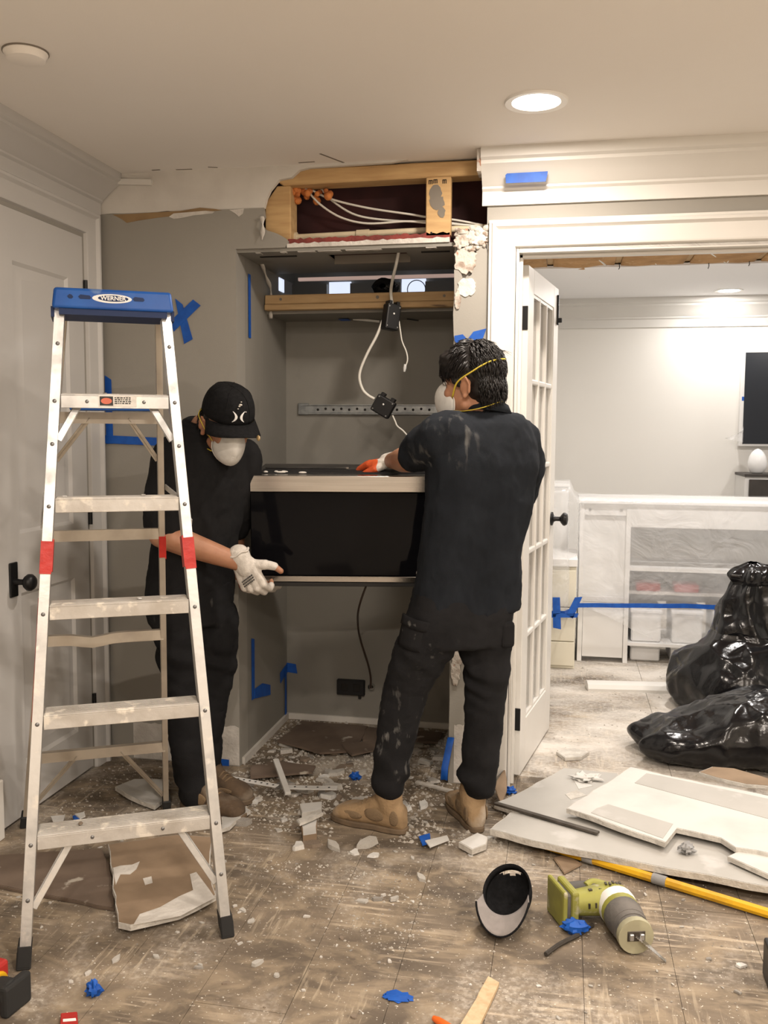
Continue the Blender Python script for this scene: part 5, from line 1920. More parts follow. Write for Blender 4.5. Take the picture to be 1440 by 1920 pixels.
sheet('grey and white drywall fragment by the ladder rear foot', pz([(216, 1484), (252, 1472), (318, 1474), (316, 1500), (290, 1516), (240, 1498)], .012), .03, .014, face='drywall_paint', seed=8, tilt=(0, .08))
sheet('grey drywall scrap with white edge beside the ladder step', pz([(415, 1535), (455, 1516), (470, 1524), (430, 1556), (416, 1560)], .01), .02, .012, seed=9)
sheet('square brown cardboard scrap behind the saw', pz([(1037, 1610), (1062, 1603), (1092, 1622), (1058, 1640)], .003), .006, .003, face='tan_paper', core='tan_paper', seed=10, nm='cardboard_scrap', cat='cardboard', rag=.001)
sheet('torn brown board leaning at the foot of the door casing', pz([(926, 1498), (946, 1474), (950, 1500), (940, 1520)], .004), .05, .006, face='tan_paper', core='tan_paper', seed=11, nm='cardboard_scrap', cat='cardboard', tilt=(-.3, .2))
sheet('broken white plasterboard corner by the right boot', pz([(860, 1582), (895, 1564), (915, 1572), (912, 1586), (885, 1596)], .02), .025, .018, face='drywall_white', seed=12)
sheet('narrow white trim offcut standing by the gypsum chips', pz([(562, 1512), (604, 1508), (603, 1524), (566, 1530)], .02), .03, .02, face='drywall_white', seed=13, rag=.001)
sheet('short white trim offcut with brown end among the chips', pz([(563, 1545), (595, 1540), (594, 1568), (568, 1572)], .02), .028, .02, face='drywall_white', core='tan_paper', seed=14, rag=.001)
sheet('grey paper-faced board scrap across the white offcuts', pz([(556, 1540), (600, 1520), (606, 1528), (562, 1548)], .04), .046, .008, face='gypsum', seed=15)
sheet('brown board flap inside the niche', pz([(640, 1400), (700, 1392), (735, 1404), (660, 1420)], .02), .03, .006, face='board_brown', core='board_brown', seed=16, nm='thin_board', cat='board')
sheet('large brown board lying on the niche floor', pz([(520, 1390), (565, 1352), (690, 1362), (664, 1408), (600, 1412)], .02), .022, .008, face='board_brown', core='board_brown', seed=17, nm='thin_board', cat='board')
sheet('brown board at the back right of the niche floor', pz([(668, 1362), (830, 1374), (820, 1392), (680, 1388)], .015), .016, .008, face='board_brown', core='board_brown', seed=18, nm='thin_board', cat='board')
sheet('dark brown board scrap in front of the niche', pz([(470, 1462), (585, 1452), (592, 1440), (530, 1432), (470, 1440)], .018), .028, .008, face='board_brown', core='board_brown', seed=19, nm='thin_board', cat='board')
sheet('grey flat plaster slab beside the french door', pz([(1043, 1412), (1075, 1405), (1105, 1412), (1090, 1422), (1060, 1424)], .008), .014, .012, face='gypsum', seed=20)

# perforated corner bead strip and shim
def strip(label, a, b, w, th, mt, nm, cat, holes=0, z=.02):
    p, q = onz(a[0], a[1], z), onz(b[0], b[1], z)
    o = thing(nm, label, cat, (p + q) / 2)
    MB().bar(p, q, w, th).build('strip', mt, o, bevel=.001)
    n_h = V((0, 0, th / 2 + .0004))
    for k in range(holes):
        c = p.lerp(q, (k + .7) / (holes + .4)) + n_h
        MB().lathe([(.0045, 0), (.0045, .0006)], 10, c).build('hole', 'dark_cavity', o)
    return o


strip('long perforated white corner bead lying in front of the niche', (418, 1456), (520, 1474), .032, .003, 'drywall_white', 'corner_bead', 'corner bead', 9, .045)
strip('straight white perforated strip lying beside the wood shim', (538, 1476), (632, 1478), .034, .004, 'drywall_white', 'corner_bead', 'corner bead', 4, .04)
strip('pale narrow lath lying behind the boots', (780, 1466), (848, 1484), .02, .008, 'gypsum', 'lath', 'wood strip', 0, .02)
g = MB().bar(onz(517, 1425, .075), onz(540, 1488, .045), .022, .012)
tag(g.build('wood_shim', 'drywall_white', bevel=.001), 'white painted wood shim lying across the corner bead', 'wood strip')
o = tag(MB().prism(pz([(915, 1838), (936, 1850), (928, 1868), (890, 1950), (850, 1950), (893, 1880), (898, 1868)], .002), (0, 0, .012)).build('wood_offcut', 'shim_wood', bevel=.001), 'pale split wood offcut lying on the floor', 'wood strip')

# pry bar
o = thing('pry_bar', 'long yellow pry bar with grey tape bands along the drywall pile', 'pry bar', onz(1200, 1645, 0))
A, B = onz(985, 1573, .022), onz(1440, 1712, .017)
d_ = (B - A).normalized()
pts = [A + d_ * (A - B).length * k / 10 for k in range(11)]
MB().tube([A + d_ * .04] + pts[1:] + [B + d_ * .08 + V((.01, 0, .0))], .0145, 8).build('bar', 'yellow_paint', o, smooth=40)
MB().tube([B + d_ * .075, B + d_ * .12 + V((0, 0, .004)), B + d_ * .16 + V((0, 0, .02)), B + d_ * .18 + V((0, 0, .05))], [.0145, .0145, .014, .010], 8).build('hook', 'yellow_paint', o, smooth=40)
sd = d_.cross(V((0, 0, 1)))
MB().prism([A - d_ * .03 + sd * .016, A - d_ * .03 - sd * .016, A + d_ * .05 - sd * .011, A + d_ * .05 + sd * .011], (0, 0, .012)).build('chisel_end', 'steel_dark', o, bevel=.003)
for (t0, t1) in ((.27, .315), (.565, .62)):
    MB().tube([A.lerp(B, t0), A.lerp(B, (t0 + t1) / 2), A.lerp(B, t1)], .0165, 10).build('tape_band', 'duct_tape', o, smooth=40)


# upturned cap
def floor_cap():
    O = onz(950, 1668, .094)
    up = V((.22, .52, -.83)).normalized()
    fw = V((-.05, -.80, -.50))
    H = hmat(O, fw, up)
    H = H @ Matrix.Scale(.87, 4) @ Matrix.Translation(V((.010, 0, -.030)))
    o = thing('baseball_cap', 'black baseball cap with grey brim lining lying upside down on the floor', 'cap', V((O.x, O.y, 0)))
    S = .88
    g = MB()
    nu, nv = 44, 14
    vs = []
    for j in range(nv):
        for i in range(nu):
            a = 2 * pi * i / nu
            el = (pi / 2) * j / (nv - 1)
            ce_ = max(0, cos(el)) ** .62
            p = V((.105 * cos(a) * ce_, .088 * sin(a) * ce_, .098 * sin(el) ** .95)) * S
            vs.append(H @ (p + V((-.010, 0, .030))))
    fs = []
    for j in range(nv - 1):
        for i in range(nu):
            a = 2 * pi * (i + .5) / nu
            el = (j + .5) / (nv - 1)
            if 1 < j + 1 and abs(a - pi) < .62 and .10 < el < .10 + .26 * cos((a - pi) * 2.2):
                continue
            k = (i + 1) % nu
            fs.append((j * nu + i, j * nu + k, (j + 1) * nu + k, (j + 1) * nu + i))
    g.add(vs, fs)
    cr = g.build('crown', 'cap_black', o, smooth=180, solid=.003)
    band = MB()
    band.grid(lambda i, j: H @ (V((.1025 * cos(2 * pi * i / 40) * S, .0855 * sin(2 * pi * i / 40) * S, .001 + .026 * j)) + V((-.010, 0, .030))), 40, 2, True)
    band.build('sweatband', 'cap_black', cr, smooth=180, solid=.003)
    nb_, mb_ = 25, 7

    def B(off):
        def f_(i, j):
            a = radians(-76 + 152 * i / (nb_ - 1))
            t_ = j / (mb_ - 1)
            base = V((.103 * cos(a), .087 * sin(a), 0)) * S
            ext = .074 * (max(0, cos(a * .92)) ** .55)
            p = base + V((ext * t_, .012 * sin(a) * t_, 0))
            p.z = -.006 * t_ - .026 * (p.y / .09) ** 2 * (.35 + .65 * t_) - .003 + off
            return H @ (p + V((-.012, 0, .034)))
        return f_
    b1 = MB().grid(B(.0025), nb_, mb_).build('brim', 'cap_black', cr, smooth=180, solid=.003)
    MB().grid(B(-.0012), nb_, mb_).build('brim_lining', 'cap_lining', b1, smooth=180, solid=.001)
    rim = [B(.001)(i, mb_ - 1) for i in range(nb_)]
    MB().tube(rim, .003, 6).build('brim_edge', 'cap_black', b1, smooth=180)
    MB().prism([H @ V((.080, -.05, .034)), H @ V((.080, .05, .034)), H @ V((.070, .044, .058)), H @ V((.070, -.044, .058))], (H.to_3x3() @ V((-.002, 0, 0)))).build('size_patch', 'cap_lining', cr)
    MB().prism([H @ V((-.045, -.0715, .040)), H @ V((-.015, -.0735, .040)), H @ V((-.015, -.0725, .058)), H @ V((-.045, -.070, .058))], (H.to_3x3() @ V((0, .0015, 0)))).build('care_label', 'white_print', cr)
    return o


floor_cap()


# reciprocating saw
def saw():
    zc_ = .056
    R0, Jt, N_ = onz(1066, 1694, zc_), onz(1148, 1684, zc_), onz(1190, 1752, .052)
    o = thing('reciprocating_saw', 'green cordless reciprocating saw with grey nose lying on the floor', 'power saw', V((Jt.x, Jt.y, 0)))
    d = (N_ - Jt)
    L = d.length
    d.normalize()
    e = (Jt - R0)
    Le = e.length
    e.normalize()
    s_ = V((d.y, -d.x, 0))
    B = lambda u, v=0.0, z=0.0: Jt + d * u + s_ * v + V((0, 0, z))
    nf = V((-e.y, e.x, 0))
    if nf.y < 0:
        nf = -nf                      # away from the camera
    A = lambda u, v=0.0, z=0.0: R0 + e * u + nf * v + V((0, 0, z))
    RA = Matrix((e, nf, V((0, 0, 1)))).transposed()
    RB = Matrix((d, V((-d.y, d.x, 0)), V((0, 0, 1)))).transposed()
    g = MB().tube([A(.0), A(.03), A(Le * .55), A(Le * .9), B(.02), B(.045)], [.030, .036, .040, .046, .051, .052], 18)
    g.build('motor_housing', 'saw_green', o, smooth=50)
    MB().tube([B(.030), B(.045), B(.065)], [.0535, .0545, .053], 22).build('white_band', 'white_print', o, smooth=50)
    MB().tube([B(.060), B(.075), B(.09)], [.0525, .053, .052], 22).build('front_housing', 'saw_green', o, smooth=50)
    MB().tube([B(.085), B(.10), B(.135), B(L - .02), B(L - .006)], [.0525, .054, .050, .045, .046], 22).build('rubber_boot', 'saw_grey', o, smooth=50)
    for k in range(4):
        MB().tube([B(.105 + k * .018), B(.109 + k * .018)], .0525 - k * .0016, 22).build('boot_rib', 'saw_grey', o, smooth=50)
    nose = MB().tube([B(L - .008), B(L - .002), B(L + .012)], [.047, .049, .0475], 22).build('nose_ring', 'saw_cream', o, smooth=40)
    MB().box(B(L + .0125, 0, .002), (.003, .048, .028), RB).build('blade_slot', 'steel_dark', nose, bevel=.004)
    for v_ in (-.014, .014):
        MB().box(B(L + .015, v_, .002), (.012, .012, .018), RB).build('blade_clamp', 'metal_clip', nose, bevel=.002)
    tip = onz(1248, 1803, .003)
    st_ = B(L + .010, 0, .003)
    n = 14
    ax = (tip - st_).normalized()
    dn = V((0, 0, 1)).cross(ax).normalized()
    up_ = [st_.lerp(tip, k / n) + dn * (.009 - .004 * k / n) for k in range(n + 1)]
    lo_ = []
    for k in range(2 * n + 1):
        t_ = k / (2 * n)
        lo_.append(st_.lerp(tip, t_) - dn * ((.008 - .004 * t_) if k % 2 else (.0115 - .005 * t_)))
    MB().prism(up_ + lo_[::-1], ax.cross(dn) * .0018).build('blade', 'blade_steel', o)
    # D handle on the far side of the rear section
    MB().tube(bez([A(.0, .050, .008), A(.035, .062, .010), A(.075, .060, .010), A(.105, .040, .008)], 5), [.018] * 6 + [.017] * 10, 14).build('grip', 'saw_grey', o, smooth=60)
    MB().tube(bez([A(.075, .048, .018), A(.10, .056, .022), A(.125, .042, .02), A(.14, .02, .016)], 4), .012, 10).build('grip_cheek', 'saw_green', o, smooth=60)
    MB().tube(bez([A(.07, .040, .004), A(.085, .036, .0), A(.10, .030, .0)], 4), .009, 10).build('trigger', 'rubber', o, smooth=60)
    for k in range(2):
        MB().box(A(.045 + k * .020, -.037, .006), (.005, .006, .014), RA).build('vent', 'steel_dark', o)
        MB().box(A(.06 + k * .03, -.010, .038), (.010, .008, .004), RA).build('vent', 'steel_dark', o)
    ft = MB().box(A(.004, .014, -.002), (.022, .108, .104), RA).build('battery_foot', 'saw_green', o, bevel=.007, seg=2)
    MB().box(A(-.026, .018, -.001), (.014, .116, .108), RA).build('foot_rim', 'saw_green', ft, bevel=.006, seg=2)
    MB().box(A(-.011, .012, .0), (.018, .084, .080), RA).build('battery_slot', 'saw_grey', ft, bevel=.004)
    for k in range(5):
        MB().box(B(.006 + .005 * (k % 2), -.018 + .010 * k, .0505 - .0015 * abs(k - 2)), (.012, .006, .003), RB).build('print_mark', 'steel_dark', o)
    return o


saw()


def crumple(name, label, c, rx, ry, rz, seed, mt='blue_tape', cat='tape', n=18, m=10, amp=.5):
    g = MB()

    def P(i, j):
        a = 2 * pi * i / n
        e = -pi / 2 + pi * j / (m - 1)
        d = V((cos(a) * cos(e), sin(a) * cos(e), sin(e)))
        k = 1 + amp * noise.noise(d * 2.3 + V((seed, 0, 0))) + amp * .8 * (abs(noise.noise(d * 4.5 + V((0, seed, 0)))) - .25)
        p = V((d.x * rx * k, d.y * ry * k, d.z * rz * k + rz))
        p.z = max(p.z, 0.0)
        return V(c) + p
    g.grid(P, n, m, True)
    return tag(g.build(name, mt, smooth=30), label, cat)


crumple('tape_wad', 'crumpled wad of blue tape beside the saw', onz(1078, 1750), .036, .026, .019, 3)
crumple('tape_wad', 'crumpled wad of blue tape in front of the ladder', onz(175, 1868), .017, .015, .018, 9, amp=.8)
crumple('tape_wad', 'flattened blue tape scrap on bare floor', onz(745, 1870), .035, .022, .002, 5)
crumple('tape_wad', 'small blue tape scrap by the casing foot', onz(957, 1488), .022, .018, .012, 6, amp=.8)
crumple('tape_wad', 'small blue tape scrap among niche rubble', onz(667, 1462), .022, .016, .014, 8, amp=.7)
crumple('foil_wad', 'small crumpled grey foil on the white drywall sheet', onz(1287, 1600, .054), .022, .020, .016, 12, 'duct_tape', 'foil', amp=.8)
crumple('paper_wad', 'white paper scrap on the grey drywall sheet', onz(1098, 1462, .036), .05, .035, .010, 14, 'drywall_white', 'paper', amp=.9)
for (pl, mt_, lb) in [([(785, 1570), (806, 1564), (808, 1582), (792, 1586)], 'blue_tape', 'blue tape scrap in front of the boots'), ([(797, 1578), (838, 1568), (842, 1576), (806, 1590)], 'drywall_white', 'white tape backing lying beside the blue scrap'),
                      ([(116, 1548), (122, 1544), (138, 1540), (132, 1552)], 'blue_tape', 'blue tape scrap between two white paper bits'), ([(136, 1532), (150, 1526), (152, 1540), (140, 1542)], 'blue_tape', 'blue tape scrap under a white paper flap'),
                      ([(95, 1532), (122, 1530), (116, 1550), (103, 1550)], 'drywall_white', 'white paper scrap standing beside blue tape'), ([(140, 1528), (158, 1524), (160, 1532), (150, 1536)], 'drywall_white', 'white paper flap on the blue tape scrap')]:
    tag(MB().prism(pz(pl, .010 if mt_ == 'blue_tape' else .014), (0, 0, .004)).build('tape_scrap', mt_), lb, 'scrap')
tag(MB().tube(bez([onz(1023, 1789, .006), onz(1050, 1770, .008), onz(1085, 1752, .008), onz(1111, 1734, .007)], 5), .0062, 6).build('stick', 'stick_dark', smooth=40), 'dark thin stick lying beside the blue tape wad', 'stick')
# red, yellow and black tool at the edge
o = thing('power_tool', 'red and black power tool with a yellow ring in front of the ladder foot', 'power tool', (-1.34, 1.89, 0))
ax = V((.62, -.10, 0)).normalized()
c0 = V((-1.335, 1.885, .05))
Rt = Matrix((ax, V((-ax.y, ax.x, 0)), V((0, 0, 1)))).transposed()
rot_ = Rt @ Matrix.Rotation(pi / 2, 3, 'Y')
MB().lathe([(.034, -.03), (.038, .0), (.038, .045), (.034, .05)], 20, c0, rot_).build('yellow_ring', 'tool_yellow', o, smooth=40)
MB().lathe([(.028, .045), (.03, .06), (.03, .085), (.024, .09)], 20, c0, rot_).build('black_nose', 'rubber', o, smooth=40)
MB().box(c0 + V((-.005, .01, .028)), (.10, .07, .045), Rt).box(c0 + V((-.005, -.005, -.033)), (.12, .07, .03), Rt).build('housing', 'tool_red', o, bevel=.008, seg=2)
MB().box(c0 + V((.088, .0, -.012)), (.024, .085, .075), Rt).build('bumper', 'rubber', o, bevel=.007, seg=2)
MB().box(onz(1470, 1815, .05) + V((.03, 0, 0)), (.14, .10, .10)).build('tool_case', 'black_plastic', bevel=.006, seg=2)
tag(bpy.data.objects['tool_case'], 'black plastic tool case standing at the edge of the floor', 'tool case')
o = thing('red_packet', 'small red packet with white print lying on the floor', 'packet', onz(130, 1920))
MB().prism(pz([(114, 1908), (145, 1905), (147, 1935), (112, 1938)], 0), (0, 0, .012)).build('packet', 'tool_red', o, bevel=.002)
MB().prism(pz([(118, 1911), (142, 1909), (143, 1914), (118, 1916)], .0122), (0, 0, .0005)).build('print', 'white_print', o)
tag(MB().tube([onz(813, 1909, .008), onz(822, 1914, .010), onz(850, 1932, .010)], [.006, .009, .010], 10).build('orange_handle', 'tool_orange', smooth=50), 'orange plastic handle tip on the floor', 'handle')

# ------------------------------------------------------------------ plaster chips and crumbs
mat('rubble_grey', (.36, .34, .31), (.27, .25, .225), 20, .4, .6, rough=.95, bump=.4, bscale=60)
mat('rubble_brown', (.24, .19, .145), (.18, .14, .105), 20, .4, .6, rough=.95)
mat('crumb', (.50, .47, .42), (.33, .30, .26), 9, .42, .58, rough=.95)
rng = random.Random(21)
chip_meshes = []
for k in range(14):
    n = rng.randint(5, 8)
    pts = []
    for i in range(n):
        a = 2 * pi * (i + rng.uniform(-.3, .3)) / n
        rr_ = rng.uniform(.55, 1.0)
        pts.append(V((cos(a) * rr_, sin(a) * rr_ * rng.uniform(.5, .8), 0)))
    g = MB().prism(pts, (0, 0, rng.uniform(.25, .5)))
    for v_ in g.v[n:]:
        v_ *= rng.uniform(.86, .97)
        v_.z += rng.uniform(-.05, .08)
    g.v = [V((p.x, p.y, max(0, p.z))) for p in g.v]
    for mt_ in (['plaster_white', 'gypsum', 'rubble_grey', 'drywall_white', 'gypsum', 'rubble_brown'][k % 6],):
        me = g.mesh('plaster_chip')
        me.materials.append(MAT[mt_])
        chip_meshes.append(me)


def chip(x, y, s, z=0.0, rx=0.0, group=None, label=None, nm='plaster_chip'):
    o = bpy.data.objects.new(nm, rng.choice(chip_meshes))
    COL.objects.link(o)
    o.location = (x, y, z)
    o.rotation_euler = (rx, rng.uniform(-.15, .15), rng.uniform(0, 6.28))
    o.scale = (s, s * rng.uniform(.7, 1.1), s * rng.uniform(.5, 1.0))
    kind_ = {'plaster_white': 'off-white', 'drywall_white': 'white', 'gypsum': 'pale grey', 'rubble_grey': 'dark grey', 'rubble_brown': 'brown'}[o.data.materials[0].name]
    tag(o, kind_ + ' ' + label, 'debris', kind_ + ' ' + group)
    return o


blocked = [(-.64, 3.06, .17), (-.31, 3.2, .16), (-1.26, 3.03, .15), (-1.25, 3.2, .14), (-.32, 3.56, .1)]
cnt = 0
while cnt < 150:        # rubble in and before the niche
    x, y = rng.uniform(-1.22, -.2), rng.uniform(2.95, 4.12)
    if y > 3.5 and not (NX0 + .05 < x < NX1 - .05):
        continue
    if any((x - a) ** 2 + (y - b) ** 2 < r_ * r_ for a, b, r_ in blocked):
        continue
    s = rng.choice([.010, .014, .018, .022, .028, .036, .045]) * rng.uniform(.8, 1.2)
    chip(x, y, s, 0, 0, 'plaster rubble in front of the niche', 'plaster chip in the rubble at the niche')
    cnt += 1
cnt = 0
while cnt < 90:         # scattered over the open floor
    x, y = rng.uniform(-1.6, .5), rng.uniform(2.0, 2.98)
    if any((x - a) ** 2 + (y - b) ** 2 < r_ * r_ for a, b, r_ in blocked + [(.12, 2.6, .2), (-.13, 2.62, .18)]):
        continue
    if x > -.1 and y > 2.95:
        continue
    s = rng.choice([.005, .006, .008, .010, .013]) * rng.uniform(.8, 1.3)
    chip(x, y, s, 0, 0, 'small plaster crumbs on the open floor', 'small plaster crumb on the open subfloor')
    cnt += 1
for (px, py, s) in [(218, 1800, .022), (165, 1826, .014), (455, 1708, .018), (482, 1808, .020), (520, 1830, .012), (740, 1688, .024), (708, 1688, .02), (440, 1700, .012), (470, 1728, .014), (450, 1770, .014), (468, 1766, .009), (540, 1720, .013), (640, 1760, .012), (680, 1690, .03), (790, 1648, .03),
                    (585, 1585, .05), (625, 1590, .045), (690, 1585, .05), (665, 1600, .03), (700, 1605, .03), (560, 1590, .04), (880, 1650, .014), (945, 1690, .008), (1390, 1812, .02)]:
    p = onz(px, py)
    chip(p.x, p.y, s, 0, 0, 'larger plaster flakes on the open floor', 'larger plaster flake on the open subfloor')
for (px, py, z, s) in [(255, 1125, .908, .018), (130, 930, 1.188, .01), (275, 928, 1.188, .014), (150, 1545, .33, .012), (230, 741, 1.468, .012)]:
    p = onz(px, py, z)
    i_ = {.908: 2, 1.188: 3, .33: 0, 1.468: 4}[z]
    k_ = z / HL
    q = LD.matrix_world @ V((0, .29 * k_ + .035, 0))
    dx_ = V((cos(radians(28.6)), sin(radians(28.6)), 0))
    t_ = (p.x - q.x) / dx_.x
    c_ = V((q.x, q.y, 0)) + dx_ * t_
    chip(c_.x, c_.y, s, z, 0, 'plaster flakes on the ladder steps', 'plaster flake lying on a ladder step')
cr_ = MB()
def crumbs(N, x0, x1, y0, y1, smin, smax, test=None):
    k = 0
    while k < N:
        x, y = rng.uniform(x0, x1), rng.uniform(y0, y1)
        if test and not test(x, y):
            continue
        s = rng.uniform(smin, smax) * rng.choice([.6, .8, 1, 1.5])
        a = rng.uniform(0, 6)
        ps = [V((x + s * cos(a + q), y + s * sin(a + q) * .7, 0)) for q in (0, 1.7, 3.1, 4.5)]
        top = V((x, y, s * rng.uniform(.5, 1.1)))
        cr_.add(ps + [top], [(0, 1, 4), (1, 2, 4), (2, 3, 4), (3, 0, 4)])
        k += 1


okn = lambda x, y: (y < 3.5 or (NX0 < x < NX1)) and not any((x - a) ** 2 + (y - b) ** 2 < r_ * r_ * .6 for a, b, r_ in blocked)
crumbs(3800, -1.27, -.16, 2.95, 4.15, .002, .008, okn)
crumbs(1500, -1.75, .55, 1.95, 3.0, .0010, .0035, okn)
crumbs(500, -1.05, -.35, 2.3, 2.75, .0012, .0045, lambda x, y: noise.noise(V((x * 4, y * 4, 2))) > .05)
crumbs(500, -1.8, -1.2, 2.9, 3.45, .0015, .005, okn)
crumbs(500, -.1, 1.2, 3.7, 5.5, .002, .006)
co = cr_.build('plaster_crumbs', 'crumb')
tag(co, 'fine white plaster crumbs scattered over the floor', 'crumbs', kind='stuff')

# ================================================================== far room
mat('bag_black', (.006, .006, .007), rough=.19, spec=.5, bump=.35, bscale=16)
mat('furn_white', (.78, .77, .755), (.75, .74, .725), 3, .4, .6, rough=.45)
mat('cream_paint', (.72, .68, .56), (.69, .65, .53), 3, .4, .6, rough=.5)
mat('tv_black', (.018, .021, .027), rough=.22)
mat('cab_dark', (.055, .047, .042), (.04, .035, .031), 8, .4, .6, rough=.5)
mat('egg_white', (.85, .85, .85), rough=.3)
mat('bin_white', (.78, .775, .77), rough=.5)
mat('red_item', (.45, .03, .03), rough=.6)
# thin plastic sheeting
m = bpy.data.materials.new('plastic_sheet')
m.use_nodes = True
t = m.node_tree
b = t.nodes['Principled BSDF']
b.inputs['Base Color'].default_value = (.86, .87, .88, 1)
b.inputs['Roughness'].default_value = .22
b.inputs['Specular IOR Level'].default_value = .7
b.inputs['Alpha'].default_value = .30
nz_ = nd(t, 'ShaderNodeTexNoise')
nz_.inputs['Scale'].default_value = 4.5
nz_.inputs['Detail'].default_value = 4
nz_.inputs['Distortion'].default_value = 2.0
t.links.new(nd(t, 'ShaderNodeTexCoord').outputs['Object'], nz_.inputs['Vector'])
bp = nd(t, 'ShaderNodeBump')
bp.inputs['Strength'].default_value = .6
bp.inputs['Distance'].default_value = .03
t.links.new(nz_.outputs[0], bp.inputs['Height'])
t.links.new(bp.outputs[0], b.inputs['Normal'])
MAT['plastic_sheet'] = m

# cream drawer unit
o = thing('drawer_unit', 'cream drawer unit beside the plastic-wrapped shelf', 'cabinet', (-.1, 5.6, 0))
MB().b2((-.27, 5.40, .0), (.082, 5.85, .64)).build('body', 'cream_paint', o, bevel=.003)
for (z0, z1) in ((.02, .16), (.165, .36), (.365, .58)):
    d_o = MB().b2((-.265, 5.385, z0), (.078, 5.40, z1)).build('drawer', 'cream_paint', o, bevel=.003)
MB().b2((-.275, 5.38, .60), (.087, 5.86, .645)).build('top', 'furn_white', o, bevel=.003)
# tall white end behind it
o = tag(MB().b2((-.27, 5.88, 0), (.03, 6.2, 1.03)).b2((-.28, 5.86, 1.03), (.035, 6.22, 1.05)).build('side_cabinet', 'furn_white', bevel=.004), 'tall white cabinet end behind the cream drawer unit', 'cabinet')
# white shelving bench
o = thing('storage_shelf', 'long white storage shelf wrapped in clear plastic sheeting', 'shelf', (1.0, 5.85, 0))
for (x0, x1) in ((.098, .125), (.365, .392), (2.3, 2.33)):
    MB().b2((x0, 5.60, .0), (x1, 6.1, .95)).build('upright', 'furn_white', o, bevel=.002)
MB().b2((.125, 5.605, .88), (.365, 5.63, .95)).build('face_rail', 'furn_white', o, bevel=.002)
MB().b2((.125, 5.62, .40), (.365, 5.635, .88)).build('panel', 'furn_white', o)
d_o = MB().b2((.127, 5.605, .03), (.363, 5.625, .36)).build('door', 'furn_white', o, bevel=.002)
MB().b2((.125, 5.605, .362), (.365, 5.63, .398)).build('face_rail', 'furn_white', o, bevel=.002)
MB().b2((.392, 5.60, .815), (2.3, 5.63, .95)).build('top_beam', 'furn_white', o, bevel=.002)
MB().b2((.09, 5.585, .95), (2.34, 6.12, .972)).build('worktop', 'furn_white', o, bevel=.003)
MB().b2((.392, 6.08, .30), (2.3, 6.10, .82)).build('back_panel', 'furn_white', o)
MB().b2((.392, 5.62, .555), (2.3, 6.08, .575)).build('shelf', 'furn_white', o)
MB().b2((.392, 5.62, .105), (2.3, 6.08, .122)).build('shelf', 'furn_white', o)
for xx in (.155, .335):
    MB().lathe([(.008, 0), (.008, .004)], 12, (xx, 5.605, .915), Matrix.Rotation(pi / 2, 3, 'X')).build('screw_cap', 'rivet', o)
for k, (xx, w_) in enumerate(((.50, .17), (.735, .17), (.97, .17), (1.22, .17))):
    bn = thing('storage_bin', 'white plastic bin on the lower shelf behind the sheeting', 'bin', (xx, 5.8, .122), 0, 'white bins on the lower shelf')
    MB().b2((xx - w_ / 2, 5.66, .123), (xx + w_ / 2, 5.98, .30)).build('box', 'bin_white', bn, bevel=.008)
    MB().b2((xx - w_ / 2 - .006, 5.652, .298), (xx + w_ / 2 + .006, 5.988, .318)).build('lid', 'bin_white', bn, bevel=.004)
    b2_ = thing('storage_bin', 'pale plastic bin on the floor under the wrapped shelf', 'bin', (xx, 5.8, 0), 0, 'pale bins under the shelf')
    MB().b2((xx - w_ / 2, 5.68, .001), (xx + w_ / 2, 5.98, .085)).build('box', 'bin_white', b2_, bevel=.008)
    MB().b2((xx - w_ / 2 - .006, 5.672, .084), (xx + w_ / 2 + .006, 5.988, .10)).build('lid', 'bin_white', b2_, bevel=.004)
for (x0, x1) in ((.44, .58), (.66, .80), (1.0, 1.15)):
    tag(MB().b2((x0, 5.70, .423), (x1, 5.85, .47)).build('red_box', 'red_item', bevel=.006), 'red box showing through the plastic sheeting', 'box', 'red boxes behind the sheeting')
tag(MB().b2((.40, 5.72, .40), (2.28, 6.05, .42)).build('shelf_board', 'furn_white'), 'white board inside the wrapped shelf', 'shelf board')

# plastic sheeting draped over the shelf
ps = MB()
nu, nv = 90, 46


def PS(i, j):
    x = -.10 + 2.45 * i / (nu - 1)
    s_ = j / (nv - 1)
    if s_ < .18:       # over the top
        k = s_ / .18
        y, z = 6.05 - .475 * k, .982 + .006 * noise.noise(V((x * 6, k * 3, 0)))
        if x < .07:
            z += .085 * min(1, (.07 - x) / .03)
            y -= .0
    else:
        k = (s_ - .18) / .82
        zb = .33 - .20 * min(1, max(0, (x - .1) / .6)) + .02 * sin(x * 9)
        z = .975 + (zb - .975) * k + (.085 * min(1, (.07 - x) / .03) if x < .07 else 0) * (1 - k)
        w = .012 + .030 * k
        y = 5.572 - .012 * k - w * (abs(noise.noise(V((x * 5 + z * 2.5, z * 1.6 - x * .8, 3)))) + .45 * abs(noise.noise(V((x * 13 - z * 6, z * 7, 8)))))
        if x < .09:
            y -= .21 * min(1, (.09 - x) / .06)
        # pinched in at the tape
        y += .02 * math.exp(-((z - .35) / .03) ** 2)
    return V((x, y, z))


ps.grid(PS, nu, nv)
po = ps.build('plastic_sheet', 'plastic_sheet', smooth=180)
tag(po, 'clear wrinkled plastic sheeting draped over the white shelf', 'plastic sheet')
